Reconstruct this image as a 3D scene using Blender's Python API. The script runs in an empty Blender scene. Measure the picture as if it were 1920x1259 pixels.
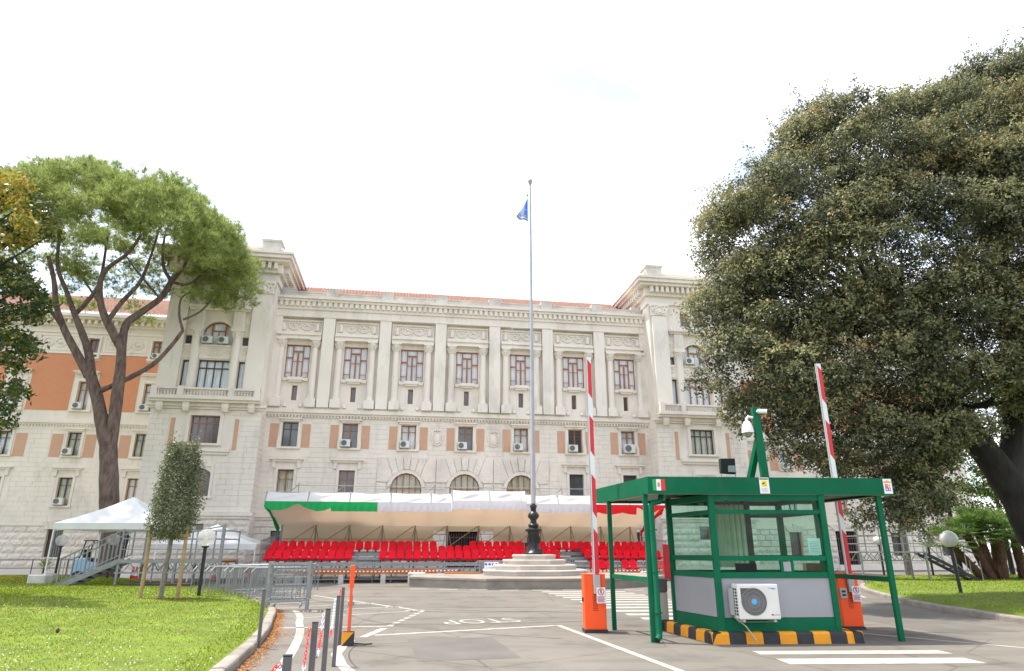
import bpy, bmesh, math, random
import numpy as np
from mathutils import Vector, Matrix, Quaternion
random.seed(7); RS = np.random.RandomState(11)
PI = math.pi; rad = math.radians
sc = bpy.context.scene; C = bpy.context.collection

# ------------------------------------------------------------------ camera, sky, sun, exposure
cam = bpy.data.cameras.new('camera'); cam.sensor_width = 36.0; cam.lens = 36.0*1230/1920; cam.clip_end = 3000; cam.clip_start = 0.05
camo = bpy.data.objects.new('camera', cam); C.objects.link(camo)
camo.location = (0, 0, 1.6); camo.rotation_euler = (rad(90+18.05), 0, 0); sc.camera = camo
SUN = Vector((-0.39, 0.12, 1.0)).normalized()
world = bpy.data.worlds.new('World'); sc.world = world; world.use_nodes = True
wn = world.node_tree; wn.nodes.clear()
def wnode(t, **k):
    n = wn.nodes.new(t)
    for a, b in k.items(): setattr(n, a, b)
    return n
wout = wnode('ShaderNodeOutputWorld'); wbg = wnode('ShaderNodeBackground'); wbg.inputs[1].default_value = 0.145
sky = wnode('ShaderNodeTexSky', sky_type='NISHITA', sun_disc=False, sun_elevation=math.asin(SUN.z), sun_rotation=math.atan2(SUN.x, SUN.y), air_density=1.0, dust_density=2.0, ozone_density=1.0)
wtc = wnode('ShaderNodeTexCoord'); wsep = wnode('ShaderNodeSeparateXYZ'); wn.links.new(wtc.outputs['Generated'], wsep.inputs[0])
wadd = wnode('ShaderNodeMath', operation='ADD'); wadd.inputs[1].default_value = 0.35; wn.links.new(wsep.outputs[2], wadd.inputs[0])
wmax = wnode('ShaderNodeMath', operation='MAXIMUM'); wmax.inputs[1].default_value = 0.05; wn.links.new(wadd.outputs[0], wmax.inputs[0])
wcomb = wnode('ShaderNodeCombineXYZ')
for i in (0, 1):
    d = wnode('ShaderNodeMath', operation='DIVIDE'); wn.links.new(wsep.outputs[i], d.inputs[0]); wn.links.new(wmax.outputs[0], d.inputs[1]); wn.links.new(d.outputs[0], wcomb.inputs[i])
wmap = wnode('ShaderNodeMapping'); wmap.inputs['Rotation'].default_value = (0, 0, 0.5); wmap.inputs['Scale'].default_value = (1.0, 2.2, 1); wn.links.new(wcomb.outputs[0], wmap.inputs[0])
wnoise = wnode('ShaderNodeTexNoise'); wnoise.inputs['Scale'].default_value = 1.05; wnoise.inputs['Detail'].default_value = 6; wnoise.inputs['Roughness'].default_value = 0.55
wnoise.inputs['Distortion'].default_value = 0.4; wn.links.new(wmap.outputs[0], wnoise.inputs['Vector'])
wramp = wnode('ShaderNodeValToRGB'); wramp.color_ramp.elements[0].position = 0.40; wramp.color_ramp.elements[0].color = (.17,)*3+(1,)
wramp.color_ramp.elements[1].position = 0.66; wramp.color_ramp.elements[1].color = (.95,)*3+(1,)
wn.links.new(wnoise.outputs[0], wramp.inputs[0])
wmix = wnode('ShaderNodeMix', data_type='RGBA'); wmix.inputs['B'].default_value = (6.8, 6.78, 6.8, 1)
wn.links.new(wramp.outputs[0], wmix.inputs['Factor']); wn.links.new(sky.outputs[0], wmix.inputs['A'])
wn.links.new(wmix.outputs['Result'], wbg.inputs[0]); wn.links.new(wbg.outputs[0], wout.inputs[0])
sl = bpy.data.lights.new('sun', 'SUN'); sl.energy = 2.9; sl.angle = rad(0.6); sl.color = (1.0, 0.95, 0.87)
slo = bpy.data.objects.new('sun', sl); C.objects.link(slo); slo.rotation_euler = SUN.to_track_quat('Z', 'Y').to_euler(); slo.location = (-20, 10, 50)
vs = sc.view_settings; vs.view_transform = 'Standard'; vs.look = 'None'; vs.exposure = 1.33; vs.gamma = 1.0; vs.use_curve_mapping = False
sc.cycles.max_bounces = 8; sc.cycles.diffuse_bounces = 5; sc.cycles.transparent_max_bounces = 10

# ------------------------------------------------------------------ materials
MATS = {}
def mat(name, col, rough=.7, var=.12, scale=2.0, bump=0.0, bscale=30.0, rnd=0.0, metal=0.0, spec=.4, stretch=(1, 1, 1), col2=None, island=0.0):
    m = bpy.data.materials.new(name); m.use_nodes = True; nt = m.node_tree; b = nt.nodes['Principled BSDF']
    b.inputs['Roughness'].default_value = rough; b.inputs['Metallic'].default_value = metal; b.inputs['Specular IOR Level'].default_value = spec
    tc = nt.nodes.new('ShaderNodeTexCoord'); geo = nt.nodes.new('ShaderNodeNewGeometry')
    mp = nt.nodes.new('ShaderNodeMapping'); mp.inputs['Scale'].default_value = stretch; nt.links.new(geo.outputs['Position'], mp.inputs[0])
    n = nt.nodes.new('ShaderNodeTexNoise'); n.inputs['Scale'].default_value = scale; n.inputs['Detail'].default_value = 6; n.inputs['Roughness'].default_value = .62
    nt.links.new(mp.outputs[0], n.inputs['Vector'])
    r = nt.nodes.new('ShaderNodeValToRGB'); c2 = col2 or tuple(min(1, c*(1+var)) for c in col)
    r.color_ramp.elements[0].position = .3; r.color_ramp.elements[1].position = .7
    r.color_ramp.elements[0].color = tuple(c*(1-var) for c in col)+(1,); r.color_ramp.elements[1].color = tuple(c2)+(1,)
    nt.links.new(n.outputs[0], r.inputs[0]); out = r.outputs[0]
    if rnd or island:
        oi = nt.nodes.new('ShaderNodeObjectInfo'); mr = nt.nodes.new('ShaderNodeMapRange'); a = rnd or island
        mr.inputs['To Min'].default_value = 1-a; mr.inputs['To Max'].default_value = 1+a
        nt.links.new(geo.outputs['Random Per Island'] if island else oi.outputs['Random'], mr.inputs[0])
        mx = nt.nodes.new('ShaderNodeVectorMath'); mx.operation = 'SCALE'; nt.links.new(out, mx.inputs[0]); nt.links.new(mr.outputs[0], mx.inputs['Scale']); out = mx.outputs[0]
    nt.links.new(out, b.inputs['Base Color'])
    if bump:
        n2 = nt.nodes.new('ShaderNodeTexNoise'); n2.inputs['Scale'].default_value = bscale; n2.inputs['Detail'].default_value = 5; nt.links.new(mp.outputs[0], n2.inputs['Vector'])
        bp = nt.nodes.new('ShaderNodeBump'); bp.inputs['Strength'].default_value = bump; bp.inputs['Distance'].default_value = .05
        nt.links.new(n2.outputs[0], bp.inputs['Height']); nt.links.new(bp.outputs[0], b.inputs['Normal'])
    MATS[name] = m; return m
def leafmat(name, cols, trans=.35, rough=.45, tone=False):
    m = bpy.data.materials.new(name); m.use_nodes = True; nt = m.node_tree; b = nt.nodes['Principled BSDF']; b.inputs['Roughness'].default_value = rough
    b.inputs['Specular IOR Level'].default_value = .2
    geo = nt.nodes.new('ShaderNodeNewGeometry'); r = nt.nodes.new('ShaderNodeValToRGB'); cr = r.color_ramp
    while len(cr.elements) < len(cols): cr.elements.new(.5)
    for e, (p, c) in zip(cr.elements, cols): e.position = p; e.color = tuple(c)+(1,)
    if tone: at_ = nt.nodes.new('ShaderNodeAttribute'); at_.attribute_name = 'tone'
    nt.links.new(at_.outputs['Fac'] if tone else geo.outputs['Random Per Island'], r.inputs[0]); nt.links.new(r.outputs[0], b.inputs['Base Color'])
    t = nt.nodes.new('ShaderNodeBsdfTranslucent'); nt.links.new(r.outputs[0], t.inputs[0]); mx = nt.nodes.new('ShaderNodeMixShader'); mx.inputs[0].default_value = trans
    nt.links.new(b.outputs[0], mx.inputs[1]); nt.links.new(t.outputs[0], mx.inputs[2]); nt.links.new(mx.outputs[0], nt.nodes['Material Output'].inputs[0])
    MATS[name] = m; return m
def glassmat(name, tint, refl=.12, rough=.02):
    m = bpy.data.materials.new(name); m.use_nodes = True; nt = m.node_tree; nt.nodes.remove(nt.nodes['Principled BSDF'])
    tr = nt.nodes.new('ShaderNodeBsdfTransparent'); tr.inputs[0].default_value = tuple(tint)+(1,)
    g = nt.nodes.new('ShaderNodeBsdfGlossy'); g.inputs['Roughness'].default_value = rough
    lw = nt.nodes.new('ShaderNodeLayerWeight'); fr = nt.nodes.new('ShaderNodeMath'); fr.operation = 'POWER'; fr.inputs[1].default_value = 4.0; nt.links.new(lw.outputs['Facing'], fr.inputs[0]); ad = nt.nodes.new('ShaderNodeMath'); ad.operation = 'ADD'; ad.inputs[1].default_value = refl; ad.use_clamp = True
    nt.links.new(fr.outputs[0], ad.inputs[0]); mx = nt.nodes.new('ShaderNodeMixShader'); nt.links.new(ad.outputs[0], mx.inputs[0])
    nt.links.new(tr.outputs[0], mx.inputs[1]); nt.links.new(g.outputs[0], mx.inputs[2]); nt.links.new(mx.outputs[0], nt.nodes['Material Output'].inputs[0])
    MATS[name] = m; return m
def brickmat(name, c1, c2, mortar, scale):
    m = mat(name, c1, .85, .1, 1.5, 0); nt = m.node_tree; b = nt.nodes['Principled BSDF']
    tc = nt.nodes.new('ShaderNodeTexCoord'); mp = nt.nodes.new('ShaderNodeMapping'); mp.inputs['Rotation'].default_value = (rad(90), 0, 0)
    nt.links.new(tc.outputs['Object'], mp.inputs[0]); br = nt.nodes.new('ShaderNodeTexBrick'); br.inputs['Scale'].default_value = scale
    br.inputs['Color1'].default_value = c1+(1,); br.inputs['Color2'].default_value = c2+(1,); br.inputs['Mortar'].default_value = mortar+(1,); br.inputs['Mortar Size'].default_value = .012
    br.inputs['Brick Width'].default_value = .26; br.inputs['Row Height'].default_value = .07; nt.links.new(mp.outputs[0], br.inputs['Vector'])
    old = b.inputs['Base Color'].links[0].from_socket; mx = nt.nodes.new('ShaderNodeMix'); mx.data_type = 'RGBA'; mx.inputs['Factor'].default_value = .65
    nt.links.new(old, mx.inputs['A']); nt.links.new(br.outputs[0], mx.inputs['B']); nt.links.new(mx.outputs['Result'], b.inputs['Base Color']); return m

STONE = mat('travertine', (.75, .682, .60), .85, .08, .55, .15, 14, stretch=(1, 1, .35))
STONE2 = mat('weathered_travertine', (.69, .625, .55), .9, .12, .8, .5, 9, rnd=.05)
PLASTER = mat('cream_plaster', (.765, .70, .62), .9, .06, .35, .08, 20)
def stain(m, col, lo, hi, scale, st, amt):
    nt = m.node_tree; b = nt.nodes['Principled BSDF']; old = b.inputs['Base Color'].links[0].from_socket; geo = nt.nodes.new('ShaderNodeNewGeometry'); mp = nt.nodes.new('ShaderNodeMapping'); mp.inputs['Scale'].default_value = st; nt.links.new(geo.outputs['Position'], mp.inputs[0])
    n = nt.nodes.new('ShaderNodeTexNoise'); n.inputs['Scale'].default_value = scale; n.inputs['Detail'].default_value = 8; n.inputs['Roughness'].default_value = .68; nt.links.new(mp.outputs[0], n.inputs['Vector'])
    r = nt.nodes.new('ShaderNodeMapRange'); r.inputs['From Min'].default_value = lo; r.inputs['From Max'].default_value = hi; r.inputs['To Max'].default_value = amt; nt.links.new(n.outputs[0], r.inputs[0])
    mx = nt.nodes.new('ShaderNodeMix'); mx.data_type = 'RGBA'; nt.links.new(r.outputs[0], mx.inputs['Factor']); nt.links.new(old, mx.inputs['A']); mx.inputs['B'].default_value = col+(1,); nt.links.new(mx.outputs['Result'], b.inputs['Base Color'])
for m_ in (STONE, PLASTER): stain(m_, (.47, .44, .385), .54, .66, .55, (1, 1, .45), .45); stain(m_, (.40, .38, .34), .56, .7, 1.6, (2.5, 2.5, .25), .38); stain(m_, (.74, .66, .52), .56, .68, .9, (1, 1, 1), .3)
stain(STONE2, (.36, .33, .28), .55, .68, 1.2, (1, 1, .6), .4)
COPING = mat('grey_coping', (.47, .45, .41), .9, .25, 1.2, .2, 14)
BRICK = brickmat('orange_brick', (.62, .225, .10), (.55, .18, .075), (.58, .38, .26), 1.0)
PALEBRICK = brickmat('pale_brick', (.56, .31, .20), (.52, .27, .165), (.56, .44, .34), 1.0)
TILE = mat('roof_tile', (.34, .185, .135), .85, .4, 7.0, .3, 25)
WOOD = mat('window_wood', (.34, .12, .045), .5, .15, 4)
DARKWOOD = mat('dark_window_wood', (.085, .06, .05), .5, .15, 4)
GLASS = mat('window_glass', (.10, .11, .12), .08, .6, .45, spec=.8)
CLEAR = glassmat('clear_pane', (.92, .95, .95), .05)
CURT = mat('curtain', (.84, .86, .88), .9, .06, 2)
BLIND = mat('yellowish_curtain', (.62, .60, .47), .9, .15, 2)
DARK = mat('dark_interior', (.02, .02, .022), .9, .2, 1)
IRON = mat('black_iron', (.018, .019, .02), .35, .3, 6, .15, 30)
WHITEAC = mat('ac_casing', (.66, .65, .60), .45, .06, 3)
FAN = mat('ac_fan', (.13, .13, .13), .5, .2, 8)
ASPH = mat('asphalt', (.150, .134, .112), .93, .16, .22, .25, 160, col2=(.182, .163, .138), stretch=(1, .6, 1))
def asphalt_detail(m):
    nt = m.node_tree; b = nt.nodes['Principled BSDF']; old = b.inputs['Base Color'].links[0].from_socket; geo = nt.nodes.new('ShaderNodeNewGeometry')
    def nz(s, det, lo, hi, a, bb, st=(1, 1, 1)):
        mp = nt.nodes.new('ShaderNodeMapping'); mp.inputs['Scale'].default_value = st; nt.links.new(geo.outputs['Position'], mp.inputs[0])
        n = nt.nodes.new('ShaderNodeTexNoise'); n.inputs['Scale'].default_value = s; n.inputs['Detail'].default_value = det; n.inputs['Roughness'].default_value = .6; nt.links.new(mp.outputs[0], n.inputs['Vector'])
        r = nt.nodes.new('ShaderNodeMapRange'); r.inputs['From Min'].default_value = lo; r.inputs['From Max'].default_value = hi; r.inputs['To Min'].default_value = a; r.inputs['To Max'].default_value = bb
        nt.links.new(n.outputs[0], r.inputs[0]); return r.outputs[0]
    o = old
    for s in (nz(90, 2, .3, .7, .82, 1.16), nz(.9, 5, .52, .66, 1.0, .74), nz(.45, 4, .50, .62, 1.0, .85, (.25, 2.2, 1))):
        v = nt.nodes.new('ShaderNodeVectorMath'); v.operation = 'SCALE'; nt.links.new(o, v.inputs[0]); nt.links.new(s, v.inputs['Scale']); o = v.outputs[0]
    vo = nt.nodes.new('ShaderNodeTexVoronoi'); vo.feature = 'DISTANCE_TO_EDGE'; vo.inputs['Scale'].default_value = .30; nt.links.new(geo.outputs['Position'], vo.inputs['Vector'])
    r = nt.nodes.new('ShaderNodeMapRange'); r.inputs['From Min'].default_value = .0; r.inputs['From Max'].default_value = .007; r.inputs['To Min'].default_value = .6; r.inputs['To Max'].default_value = 1
    nt.links.new(vo.outputs['Distance'], r.inputs[0]); v = nt.nodes.new('ShaderNodeVectorMath'); v.operation = 'SCALE'; nt.links.new(o, v.inputs[0]); nt.links.new(r.outputs[0], v.inputs['Scale'])
    nt.links.new(v.outputs[0], b.inputs['Base Color'])
asphalt_detail(ASPH); stain(ASPH, (.085, .08, .075), .56, .68, .55, (1, .5, 1), .55); stain(ASPH, (.19, .172, .15), .55, .7, .8, (.3, 1.4, 1), .5)
PAINT = mat('worn_road_paint', (.35, .33, .285), .8, .22, 6, .1, 60); stain(PAINT, (.19, .175, .15), .55, .70, 7, (1, 1, 1), .6)
KERB = mat('kerb_stone', (.25, .22, .19), .9, .25, 2.5, .4, 25, rnd=.08)
LAWN = mat('lawn_soil', (.11, .155, .010), .95, .3, 1.2, .3, 30)
MARBLE = mat('pale_marble', (.47, .42, .37), .8, .16, 1.3, .2, 18)
GALV = mat('galvanised_steel', (.25, .26, .26), .5, .2, 6, metal=.3)
STEEL = mat('grey_steel', (.30, .31, .31), .5, .2, 5, metal=.3)
POLE = mat('pole_paint', (.42, .43, .45), .5, .1, 3)
GREEN = mat('green_paint', (.003, .115, .052), .5, .15, 1.2, spec=.12)
stain(GREEN, (.035, .12, .075), .54, .7, 2.2, (1, 1, .5), .45); stain(GREEN, (.05, .06, .04), .62, .72, 5, (1, 1, .6), .5)
PANEL = mat('grey_panel', (.30, .302, .315), .55, .06, 1.5)
KGLASS = glassmat('tinted_kiosk_glass', (.74, .93, .85), .02)
ORANGE = mat('orange_paint', (.95, .095, .010), .5, .06, 2)
stain(ORANGE, (.50, .07, .02), .56, .7, 4, (1, 1, .4), .45)
REDP = mat('red_reflective', (.62, .02, .03), .4, .08, 3)
WHITEP = mat('white_paint', (.72, .72, .70), .45, .06, 3)
GREYP = mat('grey_paint', (.40, .40, .39), .5, .06, 3)
YELL = mat('yellow_kerb_paint', (.75, .30, .012), .7, .1, 4, .2, 50)
BLACKP = mat('black_kerb_paint', (.035, .035, .037), .75, .3, 4, .2, 50)
BOLL = mat('bollard_grey', (.115, .11, .108), .5, .15, 5)
SEAT = mat('red_seat_plastic', (.80, .006, .022), .5, .06, 4, rnd=.08, spec=.15)
TENTW = None
def tarpaulin(name, col, t):
    m = mat(name, col, .65, .05, 1.2); nt = m.node_tree; b = nt.nodes['Principled BSDF']; s = nt.nodes.new('ShaderNodeBsdfTranslucent'); s.inputs[0].default_value = col+(1,)
    mx = nt.nodes.new('ShaderNodeMixShader'); mx.inputs[0].default_value = t; nt.links.new(b.outputs[0], mx.inputs[1]); nt.links.new(s.outputs[0], mx.inputs[2]); nt.links.new(mx.outputs[0], nt.nodes['Material Output'].inputs[0]); return m
CREAM = tarpaulin('cream_lining', (.72, .60, .46), .5)
TENTT = tarpaulin('tent_fabric', (.74, .74, .73), .15); TENTW = tarpaulin('white_tarpaulin', (.74, .74, .73), .35)
VGREEN = tarpaulin('green_valance', (.012, .42, .11), .3); VWHITE = tarpaulin('white_valance', (.70, .69, .74), .2); VRED = tarpaulin('red_valance', (.80, .012, .02), .3)
PLANK = mat('orange_timber', (.42, .165, .035), .7, .25, 3, .2, 30, stretch=(.3, 1, 4))
STAKE = mat('peeled_stake', (.36, .24, .12), .85, .25, 9, .4, 40)
BARK_P = mat('pine_bark', (.135, .095, .078), .95, .55, 6, 1.0, 9, stretch=(1, 1, .3))
BARK_O = mat('oak_bark', (.03, .026, .024), .95, .4, 5, 1.0, 12, stretch=(1, 1, .4))
BARK_Y = mat('young_bark', (.20, .18, .15), .9, .35, 12, .5, 30)
PALMB = mat('palm_bark', (.10, .055, .035), .95, .4, 12, 1.0, 25)
BLUEF = mat('blue_flag_cloth', (.10, .20, .62), .8, .1, 4); GOLD = mat('gold_trim', (.60, .48, .12), .6, .1, 4)
BLUEB = mat('pale_blue_paint', (.30, .46, .62), .45, .08, 3)
RUBBER = mat('black_rubber', (.02, .02, .021), .8, .2, 6)
CONC = mat('concrete', (.52, .51, .48), .9, .15, 3, .2, 25)
LITTER = mat('dry_pine_litter', (.36, .14, .04), .95, .35, 8, .5, 60)
STICK = mat('white_sticker', (.80, .80, .80), .5, .03, 2); SYEL = mat('yellow_sticker', (.80, .62, .02), .5, .03, 2); SGRN = mat('flag_green', (.02, .32, .10), .5, .03, 2); SRED = mat('flag_red', (.70, .03, .03), .5, .03, 2); SBLU = mat('sticker_blue', (.05, .14, .55), .5, .03, 2); SORG = mat('sticker_orange', (.75, .30, .03), .5, .03, 2); FBLUE = mat('fan_hub_blue', (.08, .38, .72), .4, .03, 2)
GLOBE = tarpaulin('globe_acrylic', (.62, .62, .60), .5); nt_ = GLOBE.node_tree; tr_ = nt_.nodes.new('ShaderNodeBsdfTransparent'); mx_ = nt_.nodes.new('ShaderNodeMixShader'); mx_.inputs[0].default_value = .55; lk_ = nt_.nodes['Material Output'].inputs[0].links[0].from_socket; nt_.links.new(lk_, mx_.inputs[1]); nt_.links.new(tr_.outputs[0], mx_.inputs[2]); nt_.links.new(mx_.outputs[0], nt_.nodes['Material Output'].inputs[0]); GLOBE.node_tree.nodes['Principled BSDF'].inputs['Roughness'].default_value = .1
MILK = mat('milky_globe', (.62, .61, .57), .25, .05, 3)
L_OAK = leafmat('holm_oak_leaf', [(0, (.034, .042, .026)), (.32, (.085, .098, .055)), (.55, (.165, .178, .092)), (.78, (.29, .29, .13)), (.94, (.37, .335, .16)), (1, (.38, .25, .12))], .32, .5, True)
L_PINE = leafmat('pine_needle', [(0, (.16, .215, .05)), (.5, (.29, .36, .10)), (1, (.48, .52, .21))], .45, .65)
L_MAG = leafmat('magnolia_leaf', [(0, (.03, .055, .018)), (.6, (.06, .10, .028)), (.85, (.13, .15, .03)), (1, (.26, .19, .03))], .25, .3)
L_MAGY = leafmat('young_magnolia_leaf', [(0, (.10, .14, .03)), (.45, (.30, .28, .04)), (.8, (.46, .36, .05)), (1, (.50, .30, .06))], .3, .4)
L_HOLLY = leafmat('holly_leaf', [(0, (.09, .105, .055)), (.6, (.20, .22, .12)), (1, (.36, .37, .24))], .25, .4)
L_PALM = leafmat('palm_leaf', [(0, (.06, .12, .03)), (.5, (.12, .20, .05)), (1, (.22, .30, .09))], .3, .4)
L_BUSH = leafmat('bright_bush_leaf', [(0, (.08, .16, .02)), (.6, (.16, .27, .03)), (1, (.30, .36, .05))], .4, .45)
L_GRASS = leafmat('grass_blade', [(0, (.12, .19, .006)), (.5, (.20, .285, .008)), (.85, (.27, .33, .015)), (1, (.36, .32, .06))], .3, .75)
stain(L_GRASS, (.13, .17, .02), .5, .64, 1.1, (1, 1, 1), .7); stain(L_GRASS, (.33, .30, .08), .56, .68, 2.2, (1, 1, 1), .6)
CLOV = mat('clover_flower', (.42, .40, .28), .9, .1, 5)

# ------------------------------------------------------------------ mesh helpers
class MB:
    def __init__(s): s.v = []; s.f = []
    def add(s, vs_, fs): n = len(s.v); s.v += [tuple(p) for p in vs_]; s.f += [tuple(i+n for i in q) for q in fs]; return s
    def hexa(s, a): return s.add(a, [(0, 3, 2, 1), (4, 5, 6, 7), (0, 1, 5, 4), (1, 2, 6, 5), (2, 3, 7, 6), (3, 0, 4, 7)])
    def box(s, x0, x1, y0, y1, z0, z1): return s.hexa([(x0, y0, z0), (x1, y0, z0), (x1, y1, z0), (x0, y1, z0), (x0, y0, z1), (x1, y0, z1), (x1, y1, z1), (x0, y1, z1)])
    def beam(s, p, q, w, h=None, up=(0, 0, 1)):
        p = Vector(p); q = Vector(q); h = h or w; d = (q-p)
        if d.length < 1e-6: return s
        d.normalize(); u = Vector(up)
        if abs(d.dot(u)) > .97: u = Vector((0, 1, 0))
        x = d.cross(u).normalized()*(w/2); y = x.cross(d).normalized()*(h/2)
        return s.hexa([p-x-y, p+x-y, p+x+y, p-x+y, q-x-y, q+x-y, q+x+y, q-x+y])
    def tube(s, pts, rs, n=8, cap=True):
        pts = [Vector(p) for p in pts]; base = len(s.v)
        if not hasattr(rs, '__len__'): rs = [rs]*len(pts)
        up = Vector((0, 0, 1)); ref = None
        for i, p in enumerate(pts):
            d = (pts[min(i+1, len(pts)-1)]-pts[max(i-1, 0)])
            d = d.normalized() if d.length > 1e-9 else Vector((0, 0, 1))
            if ref is None: ref = Vector((1, 0, 0)) if abs(d.x) < .9 else Vector((0, 1, 0))
            ref = (ref-d*ref.dot(d)).normalized(); b = d.cross(ref)
            for k in range(n): a = 2*PI*k/n; s.v.append(tuple(p+(ref*math.cos(a)+b*math.sin(a))*rs[i]))
        for i in range(len(pts)-1):
            for k in range(n): k2 = (k+1) % n; s.f.append((base+i*n+k, base+i*n+k2, base+(i+1)*n+k2, base+(i+1)*n+k))
        if cap: s.f.append(tuple(base+k for k in range(n))[::-1]); s.f.append(tuple(base+(len(pts)-1)*n+k for k in range(n)))
        return s
    def lathe(s, prof, n=16, c=(0, 0, 0), sx=1, sy=1, a0=0):
        base = len(s.v)
        for r, z in prof:
            for k in range(n): a = 2*PI*k/n+a0; s.v.append((c[0]+r*math.cos(a)*sx, c[1]+r*math.sin(a)*sy, c[2]+z))
        for i in range(len(prof)-1):
            for k in range(n): k2 = (k+1) % n; s.f.append((base+i*n+k, base+i*n+k2, base+(i+1)*n+k2, base+(i+1)*n+k))
        s.f.append(tuple(base+k for k in range(n))[::-1]); s.f.append(tuple(base+(len(prof)-1)*n+k for k in range(n))); return s
    def prism_xz(s, poly, y0, y1):
        n = len(poly); v = [(x, y0, z) for x, z in poly]+[(x, y1, z) for x, z in poly]
        return s.add(v, [tuple(range(n)), tuple(range(2*n-1, n-1, -1))]+[(i, i+n, (i+1) % n+n, (i+1) % n) for i in range(n)])
    def prism_xy(s, poly, z0, z1):
        n = len(poly); v = [(x, y, z0) for x, y in poly]+[(x, y, z1) for x, y in poly]
        return s.add(v, [tuple(range(n))[::-1], tuple(range(n, 2*n))]+[(i, (i+1) % n, (i+1) % n+n, i+n) for i in range(n)])
    def prism_yz(s, poly, x0, x1):
        n = len(poly); v = [(x0, y, z) for y, z in poly]+[(x1, y, z) for y, z in poly]
        return s.add(v, [tuple(range(n)), tuple(range(2*n-1, n-1, -1))]+[(i, i+n, (i+1) % n+n, (i+1) % n) for i in range(n)])
    def grid(s, fn, nu, nv):
        base = len(s.v)
        for i in range(nu+1):
            for j in range(nv+1): s.v.append(tuple(fn(i/nu, j/nv)))
        for i in range(nu):
            for j in range(nv): a = base+i*(nv+1)+j; s.f.append((a, a+nv+1, a+nv+2, a+1))
        return s
    def mesh(s, name, m, off=(0, 0, 0), smooth=False, fix=True):
        me = bpy.data.meshes.new(name); o = Vector(off)
        me.from_pydata([(p[0]-o.x, p[1]-o.y, p[2]-o.z) for p in s.v], [], s.f)
        if fix:
            bm = bmesh.new(); bm.from_mesh(me); bmesh.ops.recalc_face_normals(bm, faces=bm.faces); bm.to_mesh(me); bm.free()
        if smooth:
            me.polygons.foreach_set('use_smooth', [True]*len(me.polygons)); me.set_sharp_from_angle(angle=rad(40))
        if m: me.materials.append(m)
        return me
def link(name, me, parent=None, loc=None, rz=0.0, kind=None, label=None):
    o = bpy.data.objects.new(name, me); C.objects.link(o)
    if parent is not None: o.parent = parent
    if loc is not None: o.location = loc
    if rz: o.rotation_euler = (0, 0, rz)
    if kind: o['kind'] = kind
    if label: o['label'] = label
    return o
def part(name, mb, m, parent, world=False, smooth=False, kind=None, label=None, bevel=0):
    off = parent.location if world else (0, 0, 0)
    if world and parent.parent: off = Vector(parent.location)+Vector(parent.parent.location)
    o = link(name, mb.mesh(name, m, off, smooth), parent, kind=kind, label=label)
    if bevel: b = o.modifiers.new('bevel', 'BEVEL'); b.width = bevel; b.segments = 2; b.limit_method = 'ANGLE'
    return o
def tag(o, label=None, cat=None, group=None, kind=None):
    if label: o['label'] = label
    if cat: o['category'] = cat
    if group: o['group'] = group
    if kind: o['kind'] = kind
    return o
def thing(name, label, cat, loc=(0, 0, 0), rz=0, group=None):
    o = link(name, None, None, loc, rz); return tag(o, label, cat, group)
def copy_tree(o, parent=None):
    c = o.copy(); C.objects.link(c); c.parent = parent
    for ch in list(o.children): copy_tree(ch, c)
    return c
def textmesh(body, size, font_align='CENTER'):
    cu = bpy.data.curves.new('txt', 'FONT'); cu.body = body; cu.size = size; cu.align_x = font_align; cu.align_y = 'CENTER'; cu.resolution_u = 3
    o = bpy.data.objects.new('txt', cu); C.objects.link(o); dg = bpy.context.evaluated_depsgraph_get(); me = bpy.data.meshes.new_from_object(o.evaluated_get(dg)); bpy.data.objects.remove(o); return me
def npmesh(name, V, F, m, tone=None):
    me = bpy.data.meshes.new(name); V = np.asarray(V, dtype=np.float32); F = np.asarray(F, dtype=np.int32); k = F.shape[1]
    me.vertices.add(len(V)); me.vertices.foreach_set('co', V.ravel()); me.loops.add(F.size); me.loops.foreach_set('vertex_index', F.ravel())
    me.polygons.add(len(F)); me.polygons.foreach_set('loop_start', np.arange(0, F.size, k, dtype=np.int32)); me.update(calc_edges=True); me.materials.append(m)
    if tone is not None: at_ = me.attributes.new('tone', 'FLOAT', 'POINT'); at_.data.foreach_set('value', np.repeat(np.clip(tone, 0, 1), k).astype(np.float32))
    return me
def unit(v): return v/np.maximum(np.linalg.norm(v, axis=-1, keepdims=True), 1e-9)
def leaves(P, L, W, nrm=None, bias=.5):
    """rhombic leaves at points P, length L, width W (arrays or scalars), facing loosely along nrm"""
    n = len(P); d = unit(RS.normal(size=(n, 3))); 
    if nrm is not None: d = unit(d*1.0+nrm*bias)
    r = unit(RS.normal(size=(n, 3))); x = unit(np.cross(d, r)); y = np.cross(d, x)
    L = np.broadcast_to(np.asarray(L, float), (n,))[:, None]*(.7+.6*RS.rand(n, 1)); W = np.broadcast_to(np.asarray(W, float), (n,))[:, None]*(.75+.5*RS.rand(n, 1))
    V = np.stack([P-x*L/2, P+y*W/2+d*W*.15, P+x*L/2, P-y*W/2+d*W*.15], 1).reshape(-1, 3)
    return V, np.arange(4*n).reshape(n, 4)
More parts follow.
